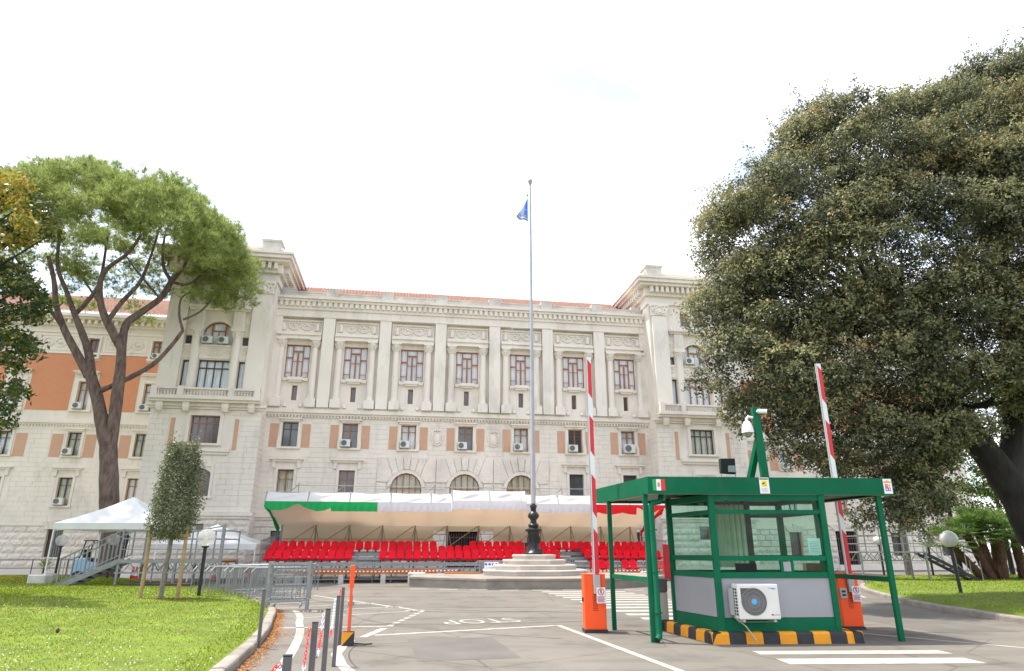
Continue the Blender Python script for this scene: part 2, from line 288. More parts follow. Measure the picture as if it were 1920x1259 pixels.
# ------------------------------------------------------------------ ground, lawns, kerbs, markings
PATCH = mat('patched_asphalt', (.118, .108, .094), .93, .18, .8, .25, 150)
def poly_sheet(name, poly, z, m, **k):
    me = bpy.data.meshes.new(name); me.from_pydata([(x, y, z) for x, y in poly], [], [tuple(range(len(poly)))]); me.materials.append(m)
    bm = bmesh.new(); bm.from_mesh(me); bmesh.ops.triangulate(bm, faces=bm.faces); bmesh.ops.recalc_face_normals(bm, faces=bm.faces)
    if bm.faces[:][0].normal.z < 0: bmesh.ops.reverse_faces(bm, faces=bm.faces[:])
    bm.to_mesh(me); bm.free(); return link(name, me, **k)
ground = poly_sheet('road', [(-300, -200), (300, -200), (300, 500), (-300, 500)], 0, ASPH, kind='structure')
def smooth_path(pts, n=6):
    P = [Vector((a, b, 0)) for a, b in pts]; out = []
    for i in range(len(P)-1):
        p0 = P[max(i-1, 0)]; p1 = P[i]; p2 = P[i+1]; p3 = P[min(i+2, len(P)-1)]
        for k in range(n):
            t = k/n; out.append(.5*((2*p1)+(p2-p0)*t+(2*p0-5*p1+4*p2-p3)*t*t+(3*p1-p0-3*p2+p3)*t**3))
    out.append(P[-1]); return [(p.x, p.y) for p in out]
KL = smooth_path([(-2.9, 5.0), (-3.4, 8.0), (-3.83, 10.04), (-4.33, 12.3), (-4.9, 14.5), (-5.5, 16.4), (-5.95, 17.9), (-6.6, 19.5), (-7.9, 21.8), (-9.8, 24.6), (-13.5, 28.8), (-18, 33), (-26, 36.5), (-48, 38.5)])
KR = smooth_path([(12.8, 6), (11.9, 10), (11.45, 14), (11.5, 16.8), (11.7, 19.7), (12.1, 21.7), (12.7, 24), (13.8, 27.5), (15.3, 30.8), (18, 34.5), (24, 38), (60, 42)])
HL = .13
def lawn_h(x, y): return HL+.05+.10*np.clip((np.abs(x)-5)/10, 0, 1)*(1+.5*np.sin(x*.35)*np.cos(y*.3))
def inpoly(x, y, poly):
    r = np.zeros(len(x), bool); n = len(poly)
    for i in range(n):
        x0, y0 = poly[i]; x1, y1 = poly[(i+1) % n]; c = ((y0 > y) != (y1 > y)); xi = (x1-x0)*(y-y0)/((y1-y0) or 1e-9)+x0; r ^= c & (x < xi)
    return r
def lawn(name, path, far):
    poly = path+far; me = bpy.data.meshes.new(name); bm = bmesh.new(); n = len(path)
    # strips from the kerb line to the far edge, subdivided, gently domed
    nv = 16; rows = []
    for (x, y) in path:
        fx = far[0][0]; row = []
        for j in range(nv+1):
            t = (j/nv)**1.6; px = x+(fx-x)*t; row.append(bm.verts.new((px, y, float(lawn_h(np.array(px), np.array(y))) if j else HL-.02)))
        rows.append(row)
    for a, b in zip(rows, rows[1:]):
        for j in range(nv): bm.faces.new((a[j], a[j+1], b[j+1], b[j]))
    bmesh.ops.recalc_face_normals(bm, faces=bm.faces)
    bm.faces.ensure_lookup_table()
    if sum(f.normal.z for f in bm.faces) < 0: bmesh.ops.reverse_faces(bm, faces=bm.faces[:])
    bm.to_mesh(me); bm.free(); me.materials.append(LAWN); me.polygons.foreach_set('use_smooth', [True]*len(me.polygons))
    return link(name, me, kind='structure'), poly
lawnL, polyL = lawn('lawn', [(x-.19, y) for x, y in KL], [(-48, 38.5), (-48, 5)])
lawnR, polyR = lawn('lawn', [(x+.19, y) for x, y in KR], [(60, 42), (60, 6)])
def kerb(name, path, side, skip=0):
    root = link(name, None, None, (path[0][0], path[0][1], 0), kind='structure'); o = Vector((path[0][0], path[0][1], 0)); acc = []; L = 0; seg = [path[0]]
    for a, b in zip(path, path[1:]):
        seg.append(b); L += math.dist(a, b)
        if L > .85: acc.append(seg); seg = [b]; L = 0
    for sgm in acc:
        a = Vector((sgm[0][0], sgm[0][1], 0)); b = Vector((sgm[-1][0], sgm[-1][1], 0)); d = (b-a).normalized(); nrm = Vector((-d.y, d.x, 0))*side
        a = a+d*.008; b = b-d*.008; w = .2; h = HL+.02+random.uniform(-.008, .008); r = .04; mb = MB()
        prof = [(0, -.05), (0, h-r), (.012, h-r*.35), (r, h), (w-.02, h), (w, h-.03), (w, -.05)]
        for p in (a, b): mb.v += [tuple(p+nrm*q+Vector((0, 0, z))) for q, z in prof]
        m = len(prof); mb.f += [tuple(range(m)), tuple(range(2*m-1, m-1, -1))]+[(i, i+m, (i+1) % m+m, (i+1) % m) for i in range(m)]
        link('kerb_stone', mb.mesh('kerb_stone', KERB, o), root)
    return root
kerb('kerb', KL, 1); kerb('kerb', KR, -1)
def strip(p, q, w, name='painted_line', z=.004, m=PAINT):
    p = Vector((p[0], p[1], 0)); q = Vector((q[0], q[1], 0)); d = (q-p).normalized(); nn = Vector((-d.y, d.x, 0))*(w/2)
    k = max(2, int((q-p).length/.35)); mb = MB(); jit = lambda: random.uniform(-.006, .006)
    L = [p+(q-p)*(i/k) for i in range(k+1)]
    mb.v = [(c.x+nn.x*(1+jit()*6), c.y+nn.y*(1+jit()*6), z) for c in L]+[(c.x-nn.x*(1+jit()*6), c.y-nn.y*(1+jit()*6), z) for c in L]
    mb.f = [(i, i+1, k+2+i, k+1+i) for i in range(k)]
    return part(name, mb, m, ground)
def pathline(pts, w):
    for a, b in zip(pts, pts[1:]): strip(a, b, w)
strip((1.02, 15.8), (2.32, 10.04), .13); strip((2.32, 10.04), (3.6, 4.3), .13)
strip((-2.68, 14.0), (.95, 15.72), .17)                                     # stop line
for k in range(12):                                                          # zebra crossing running away from us
    y = 16.2+k*1.05; x = 3.25-(y-16.7)*.186; strip((x, y), (x+3.3, y+.15), .5, 'zebra_stripe')
for (a, b, y0, y1) in ((3.96, 6.6, 11.72, 11.45), (4.05, 6.5, 10.85, 10.45)): strip((a, y0), (b+.5, y0+.1), y0-y1+.12, 'zebra_stripe')
for k in range(9):
    x = -4.3+k*1.28; strip((x, 29.65-.26*min(k, 3)+.06*max(0, k-3)), (x+.75, 29.6-.26*min(k, 3)), .3, 'zebra_stripe')
# parking bays: tip line, slanted separators
pathline([(-7.2, 25.6), (-2.4, 19.3)], .13)
for k in range(9):
    t = k/9; a = Vector((-2.4, 19.3)).lerp(Vector((-2.55, 14.0)), t); b = Vector((-2.4, 19.3)).lerp(Vector((-2.55, 14.0)), t+.06); 
for k in range(7): strip((-2.4-.04*k-.02, 19.2-k*.55), (-2.45-.04*k-.02, 18.9-k*.55), .14)
strip((-2.72, 15.2), (-2.85, 13.7), .16)
for k, (x0, y0) in enumerate([(-6.9, 25.2), (-5.7, 23.6), (-4.6, 22.2), (-3.5, 20.8), (-2.6, 19.4)]): strip((x0, y0), (x0-3.1+.1*k, y0-3.9+.45*k), .09)
strip((-2.6, 15.6), (-5.2, 15.2), .14)
pathline([(-2.98, 13.3), (-2.95, 12.6), (-2.82, 11.6), (-2.5, 10.6), (-2.19, 9.9), (-1.7, 7.5)], .17)
for k in range(len(KL)-1):                                                   # white edge line following the left kerb
    a, b = KL[k], KL[k+1]
    if 6 < a[1] < 19.5: strip((a[0]+.62, a[1]-.05), (b[0]+.62, b[1]-.05), .16)
for k in range(len(KR)-1):
    a, b = KR[k], KR[k+1]
    if 24 < a[1] < 31: strip((a[0]-.55, a[1]), (b[0]-.55, b[1]), .13)
strip((7.6, 13.6), (10.2, 10.6), .11); strip((5.9, 15.7), (7.6, 13.6), .11)
me = textmesh('STOP', 1.0); me.materials.append(PAINT)
t = link('painted_word', me, ground, (-.75, 16.7, .005), PI+rad(20)); t.scale = (.78, 1.35, 1)
for k, (x, y) in enumerate([(-5.9, 23.3), (-4.8, 21.9), (-3.7, 20.6), (-2.95, 19.45)]):
    for q in range(3): strip((x+.05+.16*q, y-.22+.02*q), (x+.12+.16*q, y+.12+.02*q), .07, 'painted_mark')
    strip((x, y+.16), (x+.5, y+.22), .06, 'painted_mark')
for (x, y, w_, l_, a) in ((-.9, 12.3, 1.6, 2.6, 12), (3.2, 19, 2.2, 3.2, -9), (-4.6, 21.5, 1.4, 2.0, 30), (9.3, 17, 1.8, 5, 4)):
    mb = MB(); c, s_ = math.cos(rad(a)), math.sin(rad(a)); mb.add([(x+p*c-q*s_, y+p*s_+q*c, .002) for p, q in ((-w_/2, -l_/2), (w_/2, -l_/2), (w_/2, l_/2), (-w_/2, l_/2))], [(0, 1, 2, 3)]); part('asphalt_patch', mb, PATCH, ground)
TYRE = mat('tyre_mark', (.105, .098, .09), .9, .25, 4)
for k, (cx_, cy_, r_, a0, a1) in enumerate([(-1, 27, 8, 200, 290), (-1, 27, 6.6, 205, 285), (2, 30, 11, 215, 275), (4, 22, 9, 190, 250), (-3, 33, 17, 268, 300), (12, 20, 8.5, 170, 230), (12, 20, 6.9, 170, 235)]):
    L_ = [(cx_+r_*math.cos(rad(a)), cy_+r_*math.sin(rad(a))) for a in np.linspace(a0, a1, 26)]; mb = MB()
    for q, (x, y) in enumerate(L_): d = Vector((x-cx_, y-cy_, 0)).normalized()*(.05+.035*math.sin(q*1.7+k)); mb.v += [(x-d.x, y-d.y, .003), (x+d.x, y+d.y, .003)]
    mb.f = [(2*q, 2*q+1, 2*q+3, 2*q+2) for q in range(25)]; part('tyre_mark', mb, TYRE, ground)
# dry litter blown against the left kerb
pts = []
for k in range(len(KL)-1):
    if 8 < KL[k][1] < 20: pts.append(Vector((KL[k][0], KL[k][1], 0)).lerp(Vector((KL[k+1][0], KL[k+1][1], 0)), .5))
P = []
for _ in range(4200):
    p = random.choice(pts); w = abs(random.gauss(0, .10)) if p.y < 15 else abs(random.gauss(0, .07)); P.append((p.x+.03+w+random.uniform(-.05, .05), p.y+random.uniform(-.25, .25), .006+random.random()*.02))
for _ in range(600): P.append((-4.2+random.gauss(0, .8), 14.3+random.gauss(0, .5), .008))
P = np.array(P); V, F = leaves(P, .07, .012, np.array([0, 0, 1.]), 3); V[:, 2] = np.maximum(V[:, 2], .004)
o = link('pine_litter', npmesh('pine_litter', V, F, leafmat('litter_leaf', [(0, (.22, .08, .025)), (.6, (.40, .15, .04)), (1, (.50, .28, .10))], .1, .8))); tag(o, 'dry orange pine needles and leaves swept along the left kerb', 'leaf litter', kind='stuff')
# grass blades and clover
def grass(name, poly, n, box, label, near):
    x = RS.uniform(box[0], box[1], n*3); u = RS.rand(n*3); y = box[2]+(box[3]-box[2])*u**1.9
    k = inpoly(x, y, poly); x = x[k][:n]; y = y[k][:n]; m_ = len(x); z = lawn_h(x, y)
    d = np.hypot(x, y); h = (.018+.0009*d)*(.6+.8*RS.rand(m_)); w = (.0035+.0005*d)*(.7+.6*RS.rand(m_)); a = RS.rand(m_)*2*PI; b = RS.rand(m_)*2*PI; ln = h*.55
    P = np.stack([x, y, z-.01], 1); s = np.stack([np.cos(a), np.sin(a), 0*a], 1)*w[:, None]; tp = np.stack([np.cos(b)*ln, np.sin(b)*ln, h], 1)
    V = np.stack([P-s, P+s, P+tp], 1).reshape(-1, 3); o = link(name, npmesh(name, V, np.arange(3*m_).reshape(m_, 3), L_GRASS)); tag(o, label, 'grass', kind='stuff')
    q = RS.rand(m_) < (.055 if near else .03); nz = np.sin(x*.9+1.3*np.sin(y*.7))+np.sin(y*1.1+x*.4)+RS.normal(size=m_)*.5; q &= nz > .4
    Q = P[q]+np.array([0, 0, .05]); V, F = leaves(Q, .026, .022, np.array([0, -.5, 1.]), 1.5); o = link('clover', npmesh('clover', V, F, CLOV)); tag(o, 'white clover heads scattered over the '+('left' if near else 'right')+' lawn', 'clover', kind='stuff')
grass('grass', polyL, 300000, (-40, -2.5, 6.5, 37.5), 'sunlit green lawn grass on the left behind the curved kerb', True)
grass('grass', polyR, 90000, (11, 45, 9, 40), 'lawn grass on the right, partly in tree shade', False)

# ------------------------------------------------------------------ the palace
FA = rad(9); PO = Vector((-3.2*math.cos(FA), 45-3.2*math.sin(FA), 0))
def FP(u, y, z=0): return PO+Vector((u*math.cos(FA)-y*math.sin(FA), u*math.sin(FA)+y*math.cos(FA), z))   # facade frame -> world
palace = thing('palace', 'long pale stone palace with brick panels, columns and tiled roof behind the grandstand', 'building', PO, FA)
def strips(u0, u1, z0, z1, ops):
    zs = sorted({z0, z1, *[z for o in ops for z in (o[2], o[3]) if z0 < z < z1]})
    for za, zb in zip(zs, zs[1:]):
        cur = [(u0, u1)]
        for (a, b, c, d) in ops:
            if c < zb-1e-6 and d > za+1e-6:
                nx = []
                for (p, q) in cur:
                    if b <= p or a >= q: nx.append((p, q)); continue
                    if a > p: nx.append((p, a))
                    if b < q: nx.append((b, q))
                cur = nx
        for (p, q) in cur:
            if q-p > .01: yield p, q, za, zb
def wall(u0, u1, z0, z1, y0, y1, ops, m=STONE, name='wall'):
    mb = MB()
    for p, q, a, b in strips(u0, u1, z0, z1, ops): mb.box(p, q, y0, y1, a, b)
    return part(name, mb, m, palace)
def arc(w, zs, zt, n=12):
    h = zt-zs; R = (w*w/4+h*h)/(2*h); c = zt-R; a = math.asin(min(1, w/2/R)) if h <= w/2 else PI/2
    return [(R*math.sin(-a+2*a*i/n), c+R*math.cos(-a+2*a*i/n)) for i in range(n+1)]
def spandrel(mb, u, w, zs, zt, y0, y1):
    A = arc(w, zs, zt, 12); L = [(u+x, z) for x, z in A[:7]]+[(u-w/2-.001, zt)]; R = [(u+x, z) for x, z in A[6:]]+[(u+w/2+.001, zt)]
    mb.prism_xz(L, y0, y1); mb.prism_xz(R, y0, y1)
def skin(mb, u0, u1, z0, z1, ops, course, blen, place):
    n = max(1, round((z1-z0)/course)); h = (z1-z0)/n
    for i in range(n):
        za = z0+i*h; zb = za+h; off = (blen*.5 if i % 2 else 0)+random.uniform(-.06, .06)
        big = [o for o in ops if o[2] < zb-.02 and o[3] > za+.02]; cur = [(u0, u1)]
        for (a, b, c, d) in big:
            nx = []
            for (p, q) in cur:
                if b <= p or a >= q: nx.append((p, q)); continue
                if a-p > .03: nx.append((p, a))
                if q-b > .03: nx.append((b, q))
            cur = nx
        for (p, q) in cur:
            e = [p]; x = math.floor((p-u0-off)/blen)*blen+u0+off
            while x < q:
                if x > p+.22 and x < q-.22: e.append(x+random.uniform(-.05, .05))
                x += blen
            e.append(q)
            for a, b in zip(e, e[1:]): place(mb, a+.006, b-.006, za+.008, zb-.008)
# rough blocks are single objects that share a few bumpy meshes
ROUGH = []
for k in range(7):
    mb = MB(); rs = np.random.RandomState(50+k); nx, nz = 6, 3
    hgt = rs.rand(nx+1, nz+1)*.55+.3
    def fn(s, t):
        i, j = round(s*nx), round(t*nz); e = (i in (0, nx)) or (j in (0, nz)); return (s-.5, -(.12 if e else hgt[i, j]), t-.5)
    mb.grid(fn, nx, nz); c = [(-.5, 0, -.5), (.5, 0, -.5), (.5, 0, .5), (-.5, 0, .5)]; f = [(-.5, -.12, -.5), (.5, -.12, -.5), (.5, -.12, .5), (-.5, -.12, .5)]
    mb.add(c+f, [(0, 1, 5, 4), (1, 2, 6, 5), (2, 3, 7, 6), (3, 0, 4, 7)]); ROUGH.append(mb.mesh('stone_block', STONE2))
nrough = [0]
def rough_front(y, limit=True):
    def place(mb, a, b, za, zb):
        if limit and nrough[0] < 296 and b-a > .3:
            o = link('stone_block', random.choice(ROUGH), palace, ((a+b)/2, y, (za+zb)/2)); o.scale = (b-a, .11, zb-za); nrough[0] += 1
        else:
            d = random.uniform(.05, .1); cx = (a+b)/2; e = .05
            mb.hexa([(a, y-.015, za), (b, y-.015, za), (b, y, za), (a, y, za), (a, y-.015, zb), (b, y-.015, zb), (b, y, zb), (a, y, zb)])
            mb.hexa([(a+e, y-d, za+e), (b-e, y-d, za+e), (b, y-.015, za), (a, y-.015, za), (a+e, y-d, zb-e), (b-e, y-d, zb-e), (b, y-.015, zb), (a, y-.015, zb)])
    return place
def flat_front(y, d=.026):
    def place(mb, a, b, za, zb): dd = d+random.uniform(-.006, .006); mb.box(a, b, y-dd, y, za, zb)
    return place
def flat_side(x, s, d=.026):
    def place(mb, a, b, za, zb): dd = d+random.uniform(-.006, .006); mb.box(min(x, x+s*dd), max(x, x+s*dd), a, b, za, zb)
    return place
WC = {}
def window(u, z0, z1, w, y, kind='two', fill='dark', wood=None, zs=None, label=None):
    wood = wood or WOOD; h = z1-z0; key = (kind, round(w, 2), round(h, 2), wood.name, zs and round(zs-z0, 2))
    if key not in WC:
        mb = MB(); t = .055; d = .09
        if zs is None:
            mb.box(-w/2, -w/2+t, 0, d, 0, h); mb.box(w/2-t, w/2, 0, d, 0, h); mb.box(-w/2+t, w/2-t, 0, d, 0, t); mb.box(-w/2+t, w/2-t, 0, d, h-t, h)
        else:
            A = arc(w, zs-z0, h, 14); In = arc(w-2*t, zs-z0, h-t, 14); mb.box(-w/2, -w/2+t, 0, d, 0, zs-z0); mb.box(w/2-t, w/2, 0, d, 0, zs-z0); mb.box(-w/2+t, w/2-t, 0, d, 0, t)
            for i in range(14): mb.prism_xz([A[i], A[i+1], In[i+1], In[i]], 0, d)
        def vert(x, a, b, tt=.05): mb.box(x-tt/2, x+tt/2, .012, .08, a, b)
        def hor(a, b, z, tt=.05): mb.box(a, b, .01, .082, z-tt/2, z+tt/2)
        top = lambda x: h-t if zs is None else (np.interp(x, [p[0] for p in A], [p[1] for p in A])-t)
        if kind == 'two': vert(0, t, h-t, .085); hor(-w/2+t, -.043, h*.72, .03); hor(.043, w/2-t, h*.72, .03)
        if kind == 'four':
            hor(-w/2+t, w/2-t, h*.74, .07)
            for x in (-w/4, 0, w/4): vert(x, t, h-t, .07)
        if kind == 'tall':
            x = w*.21; vert(-x, t, h-t, .08); vert(x, t, h-t, .08); hor(-x+.04, x-.04, h*.80, .09); hor(-w/2+t, -x-.04, h*.60, .08); hor(x+.04, w/2-t, h*.60, .08); vert(0, t, h*.755, .10)
            hor(-w/2+t, -x-.04, h*.16, .025); hor(x+.04, w/2-t, h*.16, .025); hor(-x+.04, -.05, h*.5, .025); hor(.05, x-.04, h*.5, .025)
        if kind == 'arch3':
            for x in (-w*.22, w*.22): vert(x, t, top(x), .08)
            hor(-w*.22+.04, w*.22-.04, h*.62, .07); vert(0, t, h*.6, .05)
        if kind == 'arch5':
            for x in (-w*.3, -w*.1, w*.1, w*.3): vert(x, t, top(x), .06)
            hor(-w/2+t, w/2-t, (zs-z0)*.92, .05)
        if kind == 'grille':
            for i in range(1, 7): vert(-w/2+i*w/7, t, h-t, .03)
            hor(-w/2+t, w/2-t, h*.5, .03)
        fm = mb.mesh('window', wood)
        pm = MB(); cm = MB(); yy = .05
        if zs is None: pm.add([(-w/2+.02, yy, .02), (w/2-.02, yy, .02), (w/2-.02, yy, h-.02), (-w/2+.02, yy, h-.02)], [(0, 1, 2, 3)])
        else: pm.add([(-w/2+.02, yy, .02), (w/2-.02, yy, .02)]+[(x, yy, z) for x, z in reversed(In)], [tuple(range(17))])
        def cf(s, t2):
            x = (s-.5)*(w-.04); return (x, .14+.025*math.sin(s*w*26+math.sin(s*9)), .02+t2*(min(top(x), h)-.03))
        cm.grid(cf, max(12, int(w*22)), 1)
        WC[key] = (fm, {'dark': pm.mesh('pane', GLASS, fix=False), 'clear': pm.mesh('pane', CLEAR, fix=False)}, {'curt': cm.mesh('curtain', CURT, fix=False), 'blind': cm.mesh('curtain', BLIND, fix=False)})
    fm, pm, cm = WC[key]; o = link('window', fm, palace, (u, y, z0), label=label)
    if fill == 'dark': link('pane', pm['dark'], o)
    else: link('pane', pm['clear'], o); link('curtain', cm[fill], o)
    return o
def layers(name, u0, u1, y, yb, L, e0=1, e1=1, m=None):
    mb = MB()
    for z0, z1, p in L: mb.box(u0-p*e0, u1+p*e1, y-p, yb, z0, z1)
    return part(name, mb, m or STONE, palace)
def surround(u, z0, z1, w, y, hood=None, sill=True, t=.17, p=.06):
    mb = MB(); mb.box(u-w/2-t, u-w/2, y-p, y+.02, z0, z1+t); mb.box(u+w/2, u+w/2+t, y-p, y+.02, z0, z1+t); mb.box(u-w/2, u+w/2, y-p, y+.02, z1, z1+t)
    if sill: mb.box(u-w/2-t-.06, u+w/2+t+.06, y-p-.1, y+.02, z0-.13, z0)
    if hood:
        zh, wh = hood; mb.box(u-wh/2+.12, u+wh/2-.12, y-p-.1, y+.02, zh-.22, zh-.09); mb.box(u-wh/2, u+wh/2, y-p-.2, y+.02, zh-.09, zh)
        if wh > 1.8:
            for s in (-1, 1): x = u+s*(wh/2-.28); mb.box(x-.1, x+.1, y-p-.08, y+.02, zh-.62, zh-.22)
    return part('window_surround', mb, STONE, palace)
BAY = [-11.48, -7.66, -3.83, 0, 3.83, 7.66, 11.48]
# --- main body
ops = []; sk = []; rk = []
for i, b in enumerate(BAY):
    ops += [(b-.17, b+.17, 11.0, 12.02), (b-.78, b+.78, 12.55, 14.85), (b-.5, b+.5, 7.93, 9.54)]
    sk += [(b-1.32, b+1.32, 7.75, 9.72)]
    if abs(b) < 5: ops += [(b-1.0, b+1.0, 4.2, 6.37)]; sk += [(b-1.93, b+1.93, 4.0, 7.5)]
    else: ops += [(b-.5, b+.5, 4.4, 6.48)]; sk += [(b-.68, b+.68, 4.25, 6.66)]
    if b == 0: ops += [(-1.0, 1.0, 0, 2.7)]; rk += [(-1.0, 1.0, 0, 2.7)]
    else: ops += [(b-.55, b+.55, .95, 2.7)]; rk += [(b-.55, b+.55, .95, 2.7)]
wall(-13.1, 13.1, 0, 17.5, 0, .5, ops)
mb = MB(); mb.box(-13.1, 13.1, .5, 9, 0, 18.1); part('rear_mass', mb, STONE, palace)
mb = MB()
for b in (-3.83, 0, 3.83): mb = MB(); spandrel(mb, b, 2.0, 5.5, 6.37, .001, .5); part('arch_spandrel', mb, STONE, palace)
# --- wings
WB = [22.75, 27.2, 31.7, 36.2, 40.7]; WY = 6.3
for s in (-1, 1):
    u0, u1 = (19.6, 44) if s > 0 else (-44, -19.6); wo = []; ws = []; wr = []
    for k, b0 in enumerate(WB):
        b = b0*s; door = (s > 0 and k == 2)
        wo += [(b-.45, b+.45, 4.45, 6.35), (b-.45, b+.45, 7.85, 9.5), (b-.42, b+.42, 11.1, 13.2), (b-.38, b+.38, 15.05, 16.5)]
        d0 = (b-.95, b+.95, 0, 3.0) if door else (b-.5, b+.5, 1.1, 2.9)
        wo += [d0]; wr += [d0]; ws += [(b-.64, b+.64, 4.3, 6.52), (b-1.55, b+1.55, 7.68, 9.68)]
    wall(u0, u1, 0, 17.4, WY, WY+.5, wo)
    mb = MB(); mb.box(u0, u1, WY+.5, WY+9, 0, 18); part('rear_mass', mb, STONE, palace)
    if s < 0:
        ra = MB(); skin(ra, -38.4, u1, .45, 3.1, wr, .42, .82, rough_front(WY)); 
        if ra.v: part('rough_blocks', ra, STONE2, palace, kind='stuff')
    else: wrR = wr; uR = (u0, u1)
    sa = MB(); skin(sa, u0, u1, 3.4, 10.0, ws, .33, .95, flat_front(WY)); part('ashlar_blocks', sa, STONE, palace, kind='stuff')
    layers('belt_course', u0, u1, WY, WY+.02, [(0, .42, .12), (3.12, 3.32, .1)], 0, 0)
    layers('string_course', u0, u1, WY, WY+.02, [(10.02, 10.12, .1), (10.12, 10.32, .2), (10.32, 10.45, .12)], 0, 0)
    layers('frieze', u0, u1, WY, WY+.02, [(15.26, 15.4, .07), (16.85, 16.98, .08), (17.38, 17.815, .22)], 0, 0, PLASTER)
    layers('cornice', u0, u1, WY, WY+.02, [(17.82, 17.98, .62), (17.98, 18.2, .8)], 0, 0)
    mb = MB(); n = int((u1-u0)/.46)
    for k in range(n): x = u0+.2+k*.46; mb.box(x, x+.2, WY-.5, WY, 17.5, 17.818)
    part('modillions', mb, STONE, palace, kind='stuff')
    mb = MB(); n = int((u1-u0)/.2)
    for k in range(n): x = u0+.05+k*.2; mb.box(x, x+.1, WY-.1, WY, 9.9, 10.018)
    part('dentils', mb, STONE, palace, kind='stuff')
    for k, b0 in enumerate(WB):
        b = b0*s; f = random.choice
        window(b, 7.85, 9.5, .9, WY+.2, 'two', f(['dark', 'curt', 'dark', 'blind']), f([WOOD, DARKWOOD])); window(b, 4.45, 6.35, .9, WY+.2, 'two', f(['dark', 'blind', 'curt']), DARKWOOD if k % 2 else WOOD)
        window(b, 11.1, 13.2, .84, WY+.2, 'two', f(['curt', 'dark', 'curt']), WOOD); window(b, 15.05, 16.5, .76, WY+.2, 'two', f(['dark', 'curt']), WOOD)
        if s > 0 and k == 2:
            mb = MB()
            for i in range(10): x = b-.93+i*.205; mb.box(x, x+.05, WY+.1, WY+.14, 0, 2.9)
            for z in (.3, 1.4, 2.4): mb.box(b-.95, b+.95, WY+.09, WY+.15, z, z+.07)
            part('gate', mb, DARKWOOD, palace); mb = MB(); mb.box(b-.95, b+.95, WY+.4, WY+.46, 0, 3.0); part('gate_backing', mb, DARK, palace)
        else: window(b, 1.1, 2.9, 1.0, WY+.25, 'grille', 'dark', DARKWOOD)
        surround(b, 4.45, 6.35, .9, WY, (7.05, 2.0)); surround(b, 7.85, 9.5, .9, WY, (9.78, 1.35)); surround(b, 11.1, 13.2, .84, WY, (13.95, 1.75), t=.25, p=.12); surround(b, 15.05, 16.5, .76, WY, None, t=.16, p=.09)
        mb = MB()                                                                # small voussoirs over the ground-floor openings
        zb, wv = (3.0, 2.1) if (s > 0 and k == 2) else (2.9, 1.2)
        for i in range(5):
            a0, a1 = (-.5+i/5), (-.5+(i+1)/5); hh = .62 if i == 2 else .5
            mb = MB(); mb.prism_xz([(b+a0*wv+.008, zb), (b+a1*wv-.008, zb), (b+a1*wv*1.5-.008, zb+hh), (b+a0*wv*1.5+.008, zb+hh)], WY-.14, WY+.02); part('voussoir', mb, STONE2, palace)
        for sd in (-1, 1):
            xa, xb = b+sd*.72, b+sd*1.46; mb = MB(); mb.box(min(xa, xb), max(xa, xb), WY-.012, WY+.05, 7.74, 9.37); part('brick_panel', mb, PALEBRICK, palace)
        WE = [19.75]+[(p_+q_)/2 for p_, q_ in zip(WB, WB[1:])]+[44]; ua, ub = sorted((s*WE[k], s*WE[k+1]))                                                    # orange brick field of the third floor, cut round the window surround
        ua, ub = (max(ua, 19.75) if s > 0 else ua), (min(ub, -19.75) if s < 0 else ub); mb = MB()
        for p, q, a, c in strips(ua, ub, 11.05, 15.24, [(b-.85, b+.85, 10.9, 14.0), (b-.62, b+.62, 14.8, 15.3)]): mb.box(p, q, WY-.02, WY+.05, a, c)
        part('brick_panel', mb, BRICK, palace)
        mb = MB(); c = b+2.24*s                                                  # frieze relief between the attic windows
        if abs(c) < 43:
            mb.box(c-1.5, c+1.5, WY-.05, WY, 15.5, 16.7); mb.box(c-1.38, c+1.38, WY-.052, WY-.03, 15.62, 16.58)
            for a in (-.9, 0, .9): mb.lathe([(.36, -.02), (.34, .02), (.2, .05), (.18, .02), (.05, .05)], 14); 
            part('relief_panel', mb, PLASTER, palace) if False else None
            mb = MB(); mb.box(c-1.5, c+1.5, WY-.04, WY, 15.5, 15.6); mb.box(c-1.5, c+1.5, WY-.04, WY, 16.6, 16.7); mb.box(c-1.5, c-1.4, WY-.04, WY, 15.6, 16.6); mb.box(c+1.4, c+1.5, WY-.04, WY, 15.6, 16.6)
            for a in (-.85, 0, .85):
                mb.tube([(c+a+.33*math.cos(t), WY-.02, 16.1+.33*math.sin(t)) for t in np.linspace(0, 2*PI, 17)], .05, 6, False); mb.lathe([(.16, 0), (.1, .1), (0.01, .12)], 8, (c+a, WY-.02, 16.05))
                mb.tube([(c+a-.45+.9*t, WY-.02, 16.1-.25*math.sin(PI*t)) for t in np.linspace(0, 1, 8)], .045, 5)
            part('relief_panel', mb, PLASTER, palace)
    # tiled roof of the wing
def tiled(name, u0, u1, ya, za, yb, zb):
    n = int((u1-u0)/.045); mb = MB(); rows = 10
    V = []; F = []
    for j in range(rows):
        for e in (0, 1):
            t = (j+e)/rows; y = ya+(yb-ya)*t; z = za+(zb-za)*t+(.05 if e == 0 else 0)
            for i in range(n+1): V.append((u0+(u1-u0)*i/n, y, z+.07*abs(math.sin(i*.045/.24*PI+.3))))
    V = np.array(V); V[:, 2] += RS.normal(size=len(V))*.006; m1 = n+1
    for r in range(2*rows-1):
        a = np.arange(n)+r*m1; F.append(np.stack([a, a+1, a+1+m1, a+m1], 1))
    return link(name, npmesh(name, V, np.concatenate(F), TILE), palace)
tiled('roof', -44, -19.7, WY-.85, 18.22, WY+4, 21.2); tiled('roof', 19.7, 44, WY-.85, 18.22, WY+4, 21.2); tiled('roof', -13.0, 13.0, .5, 18.25, 4.2, 20.72)
